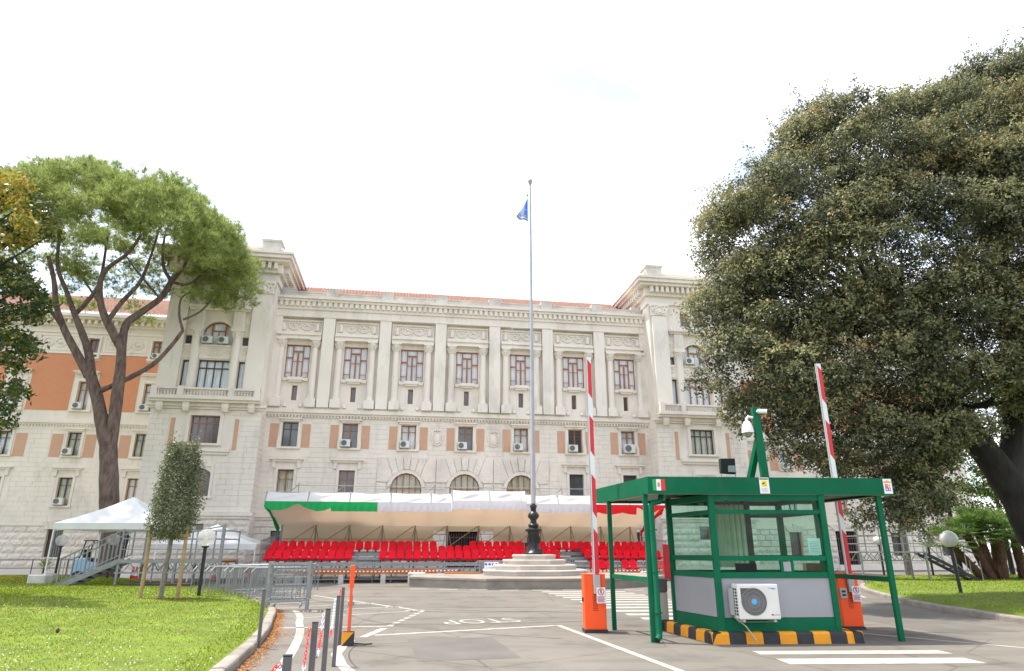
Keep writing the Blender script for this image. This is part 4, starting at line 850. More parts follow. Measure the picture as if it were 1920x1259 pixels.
def seatmesh():
    prof = [(-.42, .03), (-.40, -.02), (-.34, -.03), (-.05, .0), (.03, .06), (.07, .2), (.12, .42)]; mb = MB(); W = .195; n = len(prof)
    for th in (0, .025):
        for (y, z) in prof:
            for k in range(7): s = k/3-1; wz = W*(1 if z < .3 else .86); mb.v.append((s*wz, y+th*.4+.02*s*s, z+th+.025*s*s-(0 if z < .4 else .07*s*s)))
    for lay in (0, 1):
        for i in range(n-1):
            for k in range(6): a = lay*n*7+i*7+k; mb.f.append((a, a+1, a+8, a+7))
    for i in range(n-1):
        for k in (0, 6): a = i*7+k; mb.f.append((a, a+7, a+7+n*7, a+n*7))
    for k in range(6):
        for i in (0, n-1): a = i*7+k; mb.f.append((a, a+1, a+1+n*7, a+n*7))
    mb.box(-.05, .05, -.25, -.15, -.15, -.01); return mb.mesh('seat', SEAT, smooth=True)
SM = seatmesh(); ns = 0
for r, (y, z) in enumerate(ROWS):
    for k in range(48):
        x = -10.38+k*.442
        aisle = (-5.98 < x < -4.78) or (5.05 < x < 6.25)
        if aisle and r < 2: continue
        if 3.0 < x < 6.3 and r == 2 and k % 7 == 3: continue
        if -1.9 < x < .2 and r == 2: continue
        o = link('seat', SM, stand, (x, y+.45, z+.14)); o.rotation_euler = (random.uniform(-.06, .05), random.uniform(-.02, .02), random.uniform(-.05, .05)); ns += 1
for k in range(10):
    if k in (3, 6): continue
    link('seat', SM, stand, (6.45+k*.44, -.15, .62))
mb = MB(); mb.box(6.2, HW, -.6, .1, .4, .47); part('front_deck', mb, STEEL, stand)
def S(x, y, z=0): return GS+Matrix.Rotation(FA, 3, 'Z') @ Vector((x, y, z))
for k, (a, b, z, lb) in enumerate([(-9.2, -1.9, .42, 'long orange timber beam lying in front of the left half of the grandstand'), (6.0, 10.6, .34, 'orange timber beam in front of the right end of the grandstand')]):
    mb = MB(); mb.box(0, b-a, 0, .12, 0, .24); o = link('timber_beam', mb.mesh('timber_beam', PLANK), None, S(a, -.75, z), FA); tag(o, lb, 'timber')
    for j in range(4): mb = MB(); mb.box(-.12, .12, -.15, .25, 0, z-.002); q = link('trestle', mb.mesh('trestle', CONC), None, S(a+.6+j*(b-a-1.2)/3, -.72, 0), FA); tag(q, 'grey concrete block number %s carrying the %s timber beam, counted from the left' % (['one', 'two', 'three', 'four'][j], 'left' if k == 0 else 'right'), 'block', 'blocks under the timber beams')
mb = MB(); mb.box(-.9, .9, -.3, .3, 0, .52); o = link('timber_crate', mb.mesh('timber_crate', PLANK), None, S(-.65, -1.4), FA); tag(o, 'orange plywood crate just left of the stepped flagpole base', 'crate')
for k in range(3): mb = MB(); mb.box(-.92, .92, -.315, -.3, .02+k*.175, .165+k*.175); link('board', mb.mesh('board', PLANK), o)
for x, z, lb in ((-2.9, 0, 'white weight block left of the orange plywood crate'), (9.0, 0, 'white weight block by the barrier at the right end of the grandstand')):
    mb = MB(); mb.box(-.42, .42, -.3, .3, 0, .52); o = link('weight_block', mb.mesh('weight_block', CONC), None, S(x, -1.6), FA); b = o.modifiers.new('b', 'BEVEL'); b.width = .03; tag(o, lb, 'weight block')
def hazard_tape(p, q, label, n=60, sag=.05):
    o = thing('barrier_tape', label, 'tape', p); A = MB(); B = MB(); d = q-p
    for i in range(n):
        a = p+d*(i/n); b = p+d*((i+1)/n); za = -sag*math.sin(PI*i/n); zb = -sag*math.sin(PI*(i+1)/n); m_ = A if i % 2 else B
        m_.hexa([a+Vector((0, -.004, za-.03)), b+Vector((0, -.004, zb-.03)), b+Vector((0, .004, zb-.03)), a+Vector((0, .004, za-.03)), a+Vector((0, -.004, za+.03)), b+Vector((0, -.004, zb+.03)), b+Vector((0, .004, zb+.03)), a+Vector((0, .004, za+.03))])
    part('red_bands', A, SRED, o, True); part('white_bands', B, STICK, o, True)
hazard_tape(S(-9.3, -1.0, .62), S(-.8, -1.0, .60), 'red and white hazard tape stretched in front of the left timber beam', 90); hazard_tape(S(2.8, -1.0, .58), S(10.0, -1.0, .58), 'red and white hazard tape stretched in front of the right timber beam', 70)
hazard_tape(S(-9.3, -1.0, .62), S(-9.0, -1.3, .05), 'loose hazard tape end hanging beside the wire trolley', 10)
def crowd_barrier(loc, rz, label, group=None, w=2.0, sign=False):
    o = thing('crowd_barrier', label, 'barrier', loc, rz, group); mb = MB(); h = 1.05
    mb.tube([(-w/2, 0, .12), (-w/2, 0, h-.12), (-w/2+.12, 0, h), (w/2-.12, 0, h), (w/2, 0, h-.12), (w/2, 0, .12)], .02, 6); mb.tube([(-w/2, 0, .2), (w/2, 0, .2)], .016, 6); part('frame', mb, GALV, o)
    mb = MB()
    for k in range(1, 16): x = -w/2+w*k/16; mb.tube([(x, 0, .2), (x, 0, h)], .008, 4)
    part('bars', mb, GALV, o)
    for q in (-1, 1): mb = MB(); mb.tube([(q*w*.38, -.28, .02), (q*w*.38, 0, .14), (q*w*.38, .28, .02)], .018, 5); part('foot', mb, GALV, o)
    return o
cb = crowd_barrier(S(.9, -2.1), FA, 'crowd barrier carrying a safety notice beside the flagpole steps')
mb = MB(); mb.box(-.55, .15, -.04, -.03, .42, 1.0); sg = part('notice', mb, STICK, cb); mb = MB()
for k in range(4): mb.lathe([(.065, 0), (.065, .003)], 12); 
mb = MB()
for k in range(4): mb.tube([(-.47+k*.17, -.0405, .9), (-.47+k*.17, -.046, .9)], .062, 12)
part('pictogram', mb, SBLU, sg); mb = MB()
for k in range(5): mb.box(-.5, .1-.08*(k % 2), -.046, -.0405, .5+k*.06, .515+k*.06)
part('print', mb, STEEL, sg); mb = MB(); mb.box(.35, .75, -.04, -.03, .42, .9); sg = part('notice', mb, STICK, cb); mb = MB(); mb.tube([(.55, -.0405, .66), (.55, -.047, .66)], .15, 18); part('prohibition_ring', mb, SRED, sg); mb = MB(); mb.tube([(.55, -.0475, .66), (.55, -.05, .66)], .1, 18); part('ring_centre', mb, STICK, sg); mb = MB(); mb.tube([(.55, -.0505, .66), (.55, -.053, .66)], .05, 12); part('ring_dot', mb, SRED, sg)
crowd_barrier(S(9.1, -2.0), FA, 'lone crowd barrier in front of the right end of the grandstand', None, 1.2)
crowd_barrier(FP(28.0, 3.5), FA, 'small crowd barrier before the dark gate of the right wing', None, 1.6)

# ------------------------------------------------------------------ flagpole on its stepped octagonal base
FX, FY = 1.06, 33.6; base = thing('stepped_pedestal', 'pale stone octagonal steps on a kerbed platform under the flagpole', 'pedestal', (FX, FY, 0))
def octo(rx, ry, ch=.42): a = [(rx, -ry*ch), (rx, ry*ch), (rx*ch, ry), (-rx*ch, ry), (-rx, ry*ch), (-rx, -ry*ch), (-rx*ch, -ry), (rx*ch, -ry)]; c, s = math.cos(rad(4)), math.sin(rad(4)); return [(x*c-y*s, x*s+y*c) for x, y in a]
def ring_part(name, rx, ry, z0, z1, m, lip=.05):
    mb = MB(); P = octo(rx, ry); L = [(z0, 0), (z1-lip*1.6, 0), (z1-lip*1.4, lip*.5), (z1-lip*.4, lip*.5), (z1, 0)]
    for z, e in L: f = 1+e/rx; mb.v += [(x*f, y*f, z) for x, y in P]
    n = 8
    for i in range(len(L)-1): mb.f += [(i*n+k, i*n+(k+1) % n, (i+1)*n+(k+1) % n, (i+1)*n+k) for k in range(n)]
    mb.f.append(tuple(range((len(L)-1)*n, len(L)*n))); return part(name, mb, m, base)
PLAT = mat('platform_stone', (.25, .22, .185), .9, .28, .9, .3, 12, stretch=(1, 1, 2))
ring_part('kerbed_platform', 5.8, 4.25, 0, .45, PLAT, .08)
for k, r in enumerate((2.42, 1.93, 1.46, 1.0)): ring_part('step', r, r*.97, .46+k*.226, .683+k*.226, MARBLE, .06)
FB = .46+4*.226-.008
pole = thing('flagpole', 'tall grey flagpole with an ornate black cast-iron foot', 'flagpole', (FX, FY, FB))
mb = MB(); mb.lathe([(.46, 0), (.46, .08), (.40, .14), (.34, .2), (.30, .34), (.28, .42), (.27, .95), (.30, 1.02), (.31, 1.06)], 24)
for k in range(8): a = k*PI/4; mb.tube([(.44*math.cos(a), .44*math.sin(a), .06), (.34*math.cos(a), .34*math.sin(a), .25)], .05, 5)
for k in range(8):
    a = k*PI/4+PI/8; mb.tube([(.29*math.cos(a)+.1*math.cos(t)*-math.sin(a), .29*math.sin(a)+.1*math.cos(t)*math.cos(a), .68+.16*math.sin(t)) for t in np.linspace(0, 2*PI, 11)], .02, 5, False)
part('foot', mb, IRON, pole, smooth=True)
mb = MB(); mb.lathe([(.31, 1.06), (.40, 1.1), (.41, 1.17), (.30, 1.2), (.23, 1.26), (.27, 1.36), (.24, 1.42), (.15, 1.5), (.15, 1.62), (.19, 1.66), (.26, 1.74), (.28, 1.82), (.26, 1.9), (.19, 1.98), (.13, 2.04), (.14, 2.2), (.19, 2.26), (.17, 2.32), (.10, 2.36), (.09, 2.42)], 24); part('turned_shaft', mb, IRON, pole, smooth=True)
mb = MB(); mb.lathe([(.115, 2.4), (.10, 6), (.085, 11), (.07, 16), (.05, 20.4)], 14); part('mast', mb, POLE, pole, smooth=True)
mb = MB(); mb.lathe([(.05, 20.38), (.06, 20.42), (.09, 20.5), (.13, 20.62), (.13, 20.72), (.08, 20.78), (.02, 20.8)], 14); part('finial', mb, mat('finial_bronze', (.35, .33, .26), .5, .1, 5), pole, smooth=True)
mb = MB(); mb.tube([(-1.12, 0, 11.62), (1.02, 0, 11.58)], .022, 6); mb.tube([(-1.05, 0, 11.6), (-1.05, 0, 11.5)], .04, 6); part('crossarm', mb, POLE, pole, smooth=True)
mb = MB()
for x0, z0, x1, z1 in ((-.16, 20.3, -.12, 2.0), (-1.05, 11.5, -.45, .3), (1.0, 11.5, .75, .3), (-.02, 20.0, .14, 2.2)): mb.tube([(x0+(x1-x0)*t, .1, z0+(z1-z0)*t-.0) for t in np.linspace(0, 1, 6)], .007, 4)
part('halyard', mb, POLE, pole)
mb = MB(); mb.lathe([(.03, -.08), (.06, 0), (.03, .07)], 8, (-.17, 0, 19.75)); part('pulley', mb, mat('brass', (.30, .22, .14), .5, .1, 5), pole)
fl = thing('flag', 'small blue flag with a gold border drooping near the flagpole top', 'flag', (FX-.12, FY, FB+18.1))
A0 = Vector((-.02, 0, 1.45)); 
def flagfn(s, t):   # limp triangle-like drape
    p = Vector((-.03, 0, 1.42-1.45*t)); q = Vector((-.08-.62*t**.9, .12*math.sin(t*4), 1.35-1.12*t)); r = p.lerp(q, s); r.y += .10*math.sin(s*7+t*2.5)*(t+.15); r.z -= .10*math.sin(PI*s)*t; return r
mb = MB(); mb.grid(flagfn, 22, 22); part('cloth', mb, BLUEF, fl, smooth=True); mb = MB()
def off(s, t): r = Vector(flagfn(s, t)); return (r.x, r.y-.012, r.z)
for (s0, s1, t0, t1) in ((.05, .95, .86, .92), (.85, .92, .1, .86)): mb.grid(lambda s, t: off(s0+(s1-s0)*s, t0+(t1-t0)*t), 10, 10)
for (s, t) in ((.2, .75), (.25, .45)): mb.grid(lambda a, b: off(s+.12*a, t+.08*b), 3, 3)
part('gold_border', mb, GOLD, fl)

# ------------------------------------------------------------------ globe lamps
def lamp(x, y, h, label, m=None, lean=0):
    z0 = float(lawn_h(np.array(x), np.array(y)))-.01 if abs(x) > 6 else 0
    o = thing('globe_lamp', label, 'lamp', (x, y, z0), 0, 'globe lamps on black posts along the lawns'); o.rotation_euler = (0, lean, 0)
    mb = MB(); mb.lathe([(.055, 0), (.055, h-.36), (.1, h-.35), (.12, h-.31), (.1, h-.3)], 12); part('post', mb, IRON, o, smooth=True)
    mb = MB(); R = .27; mb.lathe([(.1, h-.31)]+[(R*math.sin(a), h-.05-R*math.cos(a)) for a in np.linspace(.42, PI-.05, 14)], 24); part('globe', mb, m or GLOBE, o, smooth=True)
    mb = MB(); mb.lathe([(.05, h-.3), (.06, h-.2), (.05, h-.08), (.02, h-.05)], 10); part('bulb_holder', mb, WHITEP, o, smooth=True)
lamp(-9.67, 21.73, 1.78, 'clear globe lamp at the lawn edge beside the young staked tree'); lamp(-21.8, 33.3, 1.75, 'globe lamp in front of the pale blue forklift'); lamp(-18.9, 32.6, 1.8, 'globe lamp half hidden behind the platform stairs')
lamp(14.71, 23.04, 1.75, 'milky globe lamp on the right lawn in front of the palms', MILK, rad(-2)); lamp(19.9, 37.3, 1.85, 'globe lamp standing behind the far scaffold platform', MILK); lamp(22.1, 36.6, 1.75, 'globe lamp beside the black ramp of the far platform', MILK)

# ------------------------------------------------------------------ left side: tents, platform with stairs, trolley, forklift, planters
def tent(cx, cy, hw, hd, ze, zt, label, rz=0, legs=True):
    o = thing('gazebo_tent', label, 'tent', (cx, cy, .1), rz); z0 = .1
    for k in range(4):
        a = [(-hw, -hd), (hw, -hd), (hw, hd), (-hw, hd)]; p, q = a[k], a[(k+1) % 4]
        def fn(s, t): x = (p[0]+(q[0]-p[0])*s)*(1-t); y = (p[1]+(q[1]-p[1])*s)*(1-t); return (x, y, ze+(zt-ze)*t-.12*math.sin(PI*t)*(1-.3*abs(2*s-1)))
        mb = MB(); mb.grid(fn, 12, 8); part('roof_panel', mb, TENTT, o, smooth=True)
        def fs(s, t): x = p[0]+(q[0]-p[0])*s; y = p[1]+(q[1]-p[1])*s; w = .015*math.sin(s*30)*t; return (x*1.002+w, y*1.002+w, ze-.26*t)
        mb = MB(); mb.grid(fs, 24, 2); part('valance', mb, TENTT, o, smooth=True)
    for sx in (-1, 1):
        for sy in (-1, 1): mb = MB(); mb.beam((sx*(hw-.04), sy*(hd-.04), 0), (sx*(hw-.04), sy*(hd-.04), ze-.02), .045); part('leg', mb, WHITEP, o)
    mb = MB()
    for sx in (-1, 1): mb.beam((sx*(hw-.04), -hd+.04, ze-.3), (0, -hd+.04, ze-.12), .025); mb.beam((sx*(hw-.04), hd-.04, ze-.3), (0, hd-.04, ze-.12), .025); mb.beam((sx*(hw-.06), -hd, ze-.05), (sx*(hw-.06), hd, ze-.05), .03)
    part('truss', mb, WHITEP, o); return o
tent(-17.05, 30.4, 2.15, 1.9, 2.55, 3.75, 'large white gazebo tent left of the stairs, in the pine shade', rad(4)); tent(-15.6, 36.2, 2.6, 2.0, 1.75, 2.75, 'second, lower gazebo tent half hidden behind the young tree', rad(6))
for (x, y, s_, lb) in ((-19.1, 28.3, .36, 'white weight block at the front leg of the large gazebo tent'), (-19.9, 29.6, .42, 'cream planter box under the spiky yucca')): mb = MB(); mb.box(-s_, s_, -s_*.7, s_*.7, 0, .42); o = link('planter_box' if 'planter' in lb else 'weight_block', mb.mesh('weight_block', CONC), None, (x, y, .2)); b = o.modifiers.new('b', 'BEVEL'); b.width = .03; tag(o, lb, 'planter' if 'planter' in lb else 'weight block')
# raised platform with stairs
plt = thing('stage_platform', 'grey steel platform with railed stairs on the left lawn', 'platform', (-14.6, 28.2, .2), rad(4)); Z = 1.0
mb = MB(); mb.box(-.9, 3.0, -1.0, 1.0, Z-.06, Z); part('deck', mb, PLANK, plt); mb = MB(); mb.box(-.95, 3.05, -1.05, -1.0, Z-.12, Z+.02); mb.box(-.95, 3.05, 1.0, 1.05, Z-.12, Z+.02); mb.box(-.95, 3.05, -1.05, -1.0, Z-.5, Z-.44)
for k in range(16): x = -.9+k*.25; mb.beam((x, -1.03, Z-.46 if k % 2 else Z-.1), (x+.25, -1.03, Z-.1 if k % 2 else Z-.46), .03); mb.beam((x, 1.0, Z-.46 if k % 2 else Z-.1), (x+.25, 1.0, Z-.1 if k % 2 else Z-.46), .03)
part('truss', mb, GALV, plt)
for x in (-.85, .2, 1.3, 2.35, 3.0):
    for y in (-1.0, 1.0): mb = MB(); mb.beam((x, y, -.1), (x, y, Z-.06), .09); part('leg', mb, GALV, plt)
mb = MB()
for y in (-1.0, 1.0):
    for x in (-.85, .1, 1.05, 2.0, 3.0): mb.beam((x, y, Z), (x, y, Z+1.15), .05)
    for z in (.4, .8, 1.13): mb.beam((-.85, y, Z+z), (3.0, y, Z+z), .035)
mb.beam((3.0, -1, Z), (3.0, -1, Z+1.35), .11); mb.beam((1.2, -1, Z+.95), (3, -1, Z+1.3), .05)
for z in (.4, .8, 1.13): mb.beam((3.0, -1, Z+z), (3.0, 1, Z+z), .035)
part('railing', mb, GALV, plt)
for y in (-.95, -.1):
    mb = MB(); mb.beam((-3.1, y, -.02), (-.85, y, Z-.03), .05, .2); part('stringer', mb, GALV, plt)
for k in range(7): x = -3.0+k*.33; z = .04+k*.148; mb = MB(); mb.box(x-.16, x+.16, -.93, -.12, z, z+.04); part('tread', mb, BLACKP, plt)
mb = MB()
for y in (-.97, -.08):
    mb.beam((-3.05, y, 1.05), (-.85, y, Z+1.15), .05); mb.beam((-3.05, y, .15), (-.85, y, Z+.2), .035)
    for k in range(15): t = k/14; x = -3.05+2.2*t; zz = (Z+.1)*t; mb.beam((x, y, zz+.05), (x, y, zz+1.06), .05 if k in (0, 6, 14) else .022)
part('stair_railing', mb, GALV, plt)
mb = MB(); mb.box(-3.3, -2.95, -1.0, -.05, -.02, .05); part('landing', mb, GALV, plt)
mb = MB(); mb.box(-1.3, 1.3, -.5, .5, 0, .14); o = link('pallet', mb.mesh('pallet', mat('old_boards', (.08, .06, .05), .9, .3, 4)), None, (-13.6, 27.2, .22)); tag(o, 'dark wooden pallet lying on the grass under the steel platform', 'pallet')
# stack of barriers and wire trolley on the pavement
for k in range(7): crowd_barrier((-10.15+.5*k, 23.9-.36*k+(.3 if k % 2 else 0), 0), rad(66-5*k), ['leftmost grey crowd barrier of the row behind the lamp', 'second grey crowd barrier from the lamp', 'third grey crowd barrier from the lamp', 'fourth grey crowd barrier from the lamp', 'fifth grey crowd barrier from the lamp', 'sixth grey crowd barrier from the lamp', 'grey crowd barrier of the row nearest the wire trolley'][k], 'crowd barriers parked beside the left lawn', 1.9)
for k in range(5): crowd_barrier((-9.2+.14*k, 25.6+.32*k, 0), rad(12), ['front', 'second', 'third', 'fourth', 'rearmost'][k]+' of the crowd barriers stacked flat behind the row', 'crowd barriers stacked flat behind', 2.3)
tr = thing('wire_trolley', 'grey wire cage trolley standing on the parking bays', 'trolley', (-6.15, 19.35, 0), rad(14))
for i, (sx, sy) in enumerate([(-1, -1), (1, -1), (1, 1), (-1, 1)]):
    mb = MB(); mb.beam((sx*.52, sy*.42, 0), (sx*.52, sy*.42, 1.28), .07); part('upright', mb, GALV, tr)
mb = MB()
for z in (.28, 1.22):
    mb.beam((-.52, -.42, z), (.52, -.42, z), .05); mb.beam((-.52, .42, z), (.52, .42, z), .05); mb.beam((-.52, -.42, z), (-.52, .42, z), .05); mb.beam((.52, -.42, z), (.52, .42, z), .05)
mb.beam((-.52, -.42, .95), (-.52, .42, .95), .05); mb.beam((.52, -.42, .95), (.52, .42, .95), .05); part('frame', mb, GALV, tr); mb = MB()
for k in range(1, 9): x = -.52+1.04*k/9; mb.tube([(x, .42, .28), (x, .42, 1.22)], .008, 4); mb.tube([(x, -.42, .28), (x, .42, .28)], .008, 4)
for k in range(1, 6): y = -.42+.84*k/6; mb.tube([(-.52, y, .28), (-.52, y, 1.22)], .008, 4); mb.tube([(.52, y, .95), (.52, y, 1.22)], .008, 4)
for k in range(1, 5): z = .28+k*.19; mb.tube([(-.52, -.42, z), (-.52, .42, z), (.52, .42, z)], .008, 4)
mb.tube([(-.52, -.42, .95), (.1, -.42, .95)], .012, 5); part('wire_mesh', mb, GALV, tr)
for sx in (-.35, .35):
    for sy in (-.3, .3): mb = MB(); mb.tube([(sx-.02, sy, .16), (sx+.02, sy, .16)], .075, 14); mb.box(sx-.03, sx+.03, sy-.02, sy+.02, .16, .27); part('castor', mb, GREYP, tr)
# forklift behind the tent
fk = thing('forklift', 'pale blue forklift with a black mast parked by the left wing', 'forklift', (-21.2, 35.8, 0), rad(8))
mb = MB(); mb.prism_xz([(-1.1, .25), (.55, .25), (.55, .75), (.2, .95), (-.4, 1.0), (-.55, 1.2), (-1.1, 1.15)], -.5, .5); part('body', mb, BLUEB, fk, bevel=.05)
mb = MB(); mb.beam((.75, -.35, .1), (.95, -.35, 2.3), .14); mb.beam((.75, .35, .1), (.95, .35, 2.3), .14)
for z in (.5, 1.2, 1.9, 2.25): mb.beam((.78+.09*z/2, -.35, z), (.78+.09*z/2, .35, z), .1)
mb.box(.6, .9, -.3, .3, .4, 1.7); part('mast', mb, IRON, fk); mb = MB()
for y in (-.45, .45): mb.beam((.3, y, .95), (.1, y, 2.0), .05); mb.beam((-.9, y, 1.1), (-.7, y, 2.0), .05)
mb.box(-.8, .2, -.5, .5, 2.0, 2.05); part('overhead_guard', mb, IRON, fk); mb = MB(); mb.box(-.7, -.2, -.3, .3, 1.0, 1.15); mb.box(-.8, -.68, -.3, .3, 1.1, 1.6); part('seat', mb, RUBBER, fk)
for x, r in ((-.75, .28), (.45, .34)):
    for y in (-.55, .55): mb = MB(); mb.tube([(x, y-.1, r), (x, y+.1, r)], r, 20); w = part('wheel', mb, RUBBER, fk); mb = MB(); mb.tube([(x, y-.11, r), (x, y+.11, r)], r*.45, 14); part('rim', mb, GREYP, w)
for y in (-.25, .25): mb = MB(); mb.box(.95, 1.9, y-.05, y+.05, .08, .13); part('fork', mb, IRON, fk)
for k, (x, y) in enumerate([(-19.4, 36.0), (-19.9, 36.6), (-15.8, 37.0)]):
    o = thing('traffic_cone', ['red and white traffic cone beside the forklift', 'second traffic cone just behind the forklift', 'red and white cone near the fence behind the stairs'][k], 'cone', (x, y, 0)); mb = MB(); mb.box(-.18, .18, -.18, .18, 0, .04); part('base', mb, RUBBER, o); mb = MB(); mb.lathe([(.14, .04), (.1, .3)], 12); mb.lathe([(.075, .46), (.03, .75)], 12); part('body', mb, SRED, o, smooth=True); mb = MB(); mb.lathe([(.1, .301), (.075, .459)], 12); part('band', mb, STICK, o, smooth=True)
hy = thing('hydrant', 'red fire hydrant seen under the steel platform', 'hydrant', (-13.9, 36.9, 0)); mb = MB(); mb.lathe([(.16, 0), (.16, .06), (.1, .1), (.1, .55), (.13, .58), (.13, .64), (.08, .75), (.02, .8)], 14); part('body', mb, SRED, hy, smooth=True); mb = MB(); mb.tube([(-.2, 0, .45), (.2, 0, .45)], .06, 10); part('outlet', mb, SRED, hy, smooth=True)
fn_ = thing('railing_fence', 'low dark railing running in front of the left wing', 'fence', FP(-30, 4.6), FA); mb = MB()
for z in (.45, .95): mb.tube([(-12, 0, z), (11, 0, z)], .025, 6)
part('rail', mb, IRON, fn_)
for k in range(12): mb = MB(); mb.tube([(-12+k*2.09, 0, 0), (-12+k*2.09, 0, 1.0)], .03, 6); part('post', mb, IRON, fn_)

# ------------------------------------------------------------------ bollards, chains, orange post
BP = [(-1.46, 4.71), (-1.86, 6.74), (-2.12, 8.18), (-2.56, 10.42), (-3.03, 12.62)]
bl = ['nearest grey bollard at the bottom edge with a red chain', 'second nearest grey bollard, chain hooked over its top', 'third grey bollard of the chained row', 'fourth grey bollard of the chained row', 'farthest chained bollard, next to the orange post']
def bollard(x, y, label, h=.94, group='grey bollards along the left lane'):
    o = thing('bollard', label, 'bollard', (x, y, 0), rad(10), group); mb = MB(); mb.box(-.027, .027, -.027, .027, 0, h); part('post', mb, BOLL, o, bevel=.006); mb = MB(); mb.box(-.029, .029, -.029, .029, h, h+.006); part('cap', mb, RUBBER, o)
    mb = MB(); mb.tube([(-.045+.012*math.cos(t), 0, h-.06+.012*math.sin(t)) for t in np.linspace(0, 2*PI, 9)], .004, 4, False); part('chain_ring', mb, STEEL, o); return o
for (x, y), l in zip(BP, bl): bollard(x, y, l)
bollard(-4.3, 12.2, 'lone grey bollard at the lawn kerb, outside the chained row', .92); 
def chain(a, b, sag, label, red):
    o = thing('chain', label, 'chain', (a[0], a[1], a[2]), 0, 'plastic chains between the bollards'); A = Vector(a); B = Vector(b); R_, W_ = MB(), MB(); L = (B-A).length*1.08; n = int(L/.036)
    for i in range(n):
        t = (i+.5)/n; p = A.lerp(B, t)-Vector((0, 0, 4*sag*t*(1-t))); t2 = t+.01; d = (A.lerp(B, t2)-Vector((0, 0, 4*sag*t2*(1-t2)))-p).normalized(); s_ = d.cross(Vector((0, 0, 1))).normalized(); u_ = s_.cross(d) if i % 2 else s_
        mb = R_ if red(t) else W_; mb.tube([p+d*(.026*math.cos(q))+u_*(.013*math.sin(q)) for q in np.linspace(0, 2*PI, 9)], .0045, 4, False)
    if R_.v: part('red_links', R_, SRED, o, True)
    if W_.v: part('white_links', W_, mat('galvanised_link', (.55, .57, .62), .4, .1, 5) if 'galvanised_link' not in MATS else MATS['galvanised_link'], o, True)
hh = .9
chain((BP[0][0]-.04, BP[0][1]-.03, .9), (-1.9, 3.2, .55), .1, 'red plastic chain leading out of the bottom edge from the nearest bollard', lambda t: True)
chain((BP[1][0]-.05, BP[1][1], .9), (BP[0][0], BP[0][1]+.04, .88), .5, 'chain hanging between the nearest and second bollards', lambda t: t < .16 or t > .8)
chain((BP[2][0]-.05, BP[2][1], .9), (BP[1][0], BP[1][1]+.04, .88), .34, 'chain hanging between the second and third bollards', lambda t: .15 < t < .35 or .55 < t < .65)
chain((BP[3][0]-.05, BP[3][1], .9), (BP[2][0], BP[2][1]+.04, .88), .36, 'chain hanging between the third and fourth bollards', lambda t: .35 < t < .6)
chain((BP[4][0]-.05, BP[4][1], .92), (BP[3][0], BP[3][1]+.04, .88), .3, 'chain hanging between the two farthest bollards', lambda t: t < .25 or .4 < t < .5)
op = thing('barrier_rest', 'orange upright post on a yellow and black base', 'post', (-2.88, 12.6, 0), rad(8)); mb = MB(); mb.box(-.1, .1, -.1, .1, 0, .22); part('base', mb, BLACKP, op, bevel=.006); mb = MB(); mb.prism_xz([(-.1, .0), (-.1, .22), (.1, .22)], -.103, -.1005); part('yellow_triangle', mb, YELL, op)
mb = MB(); mb.box(-.023, .023, -.023, .023, .22, 1.02); part('shaft', mb, ORANGE, op, bevel=.005); mb = MB(); mb.box(-.04, .04, -.026, .026, .94, 1.33); part('paddle', mb, ORANGE, op, bevel=.02); mb = MB(); mb.tube([(.0, .07, .2), (.0, .07, .82)], .03, 10); mb.box(-.05, .06, .04, .1, .64, .7); part('catch', mb, STEEL, op, smooth=True)
mb = MB(); mb.tube([(.1, 0, .03), (.3, -.05, .02), (.42, .0, .02)], .012, 6); part('cable', mb, RUBBER, op)

# ------------------------------------------------------------------ barriers
def prohibition(o, x, y, z, pic=True):
    mb = MB(); mb.box(x-.09, x+.09, y-.006, y, z, z+.3); n = part('notice', mb, STICK, o); mb = MB(); mb.tube([(x+.06*math.cos(t), y-.008, z+.22+.06*math.sin(t)) for t in np.linspace(0, 2*PI, 19)], .008, 5, False); mb.beam((x-.04, y-.009, z+.26), (x+.04, y-.009, z+.18), .01, .004); part('ring', mb, SRED, n)
    mb = MB(); mb.beam((x, y-.0085, z+.185), (x, y-.0085, z+.25), .02, .003); mb.lathe([(.012, 0), (.012, .01)], 8, (x, y-.009, z+.25)); part('figure', mb, IRON, n); mb = MB()
    for k in range(5): mb.box(x-.075, x+.075-.02*(k % 2), y-.009, y-.0065, z+.02+k*.024, z+.036+k*.024)
    part('print', mb, mat('notice_print', (.45, .16, .24), .6, .1, 3) if 'notice_print' not in MATS else MATS['notice_print'], n)
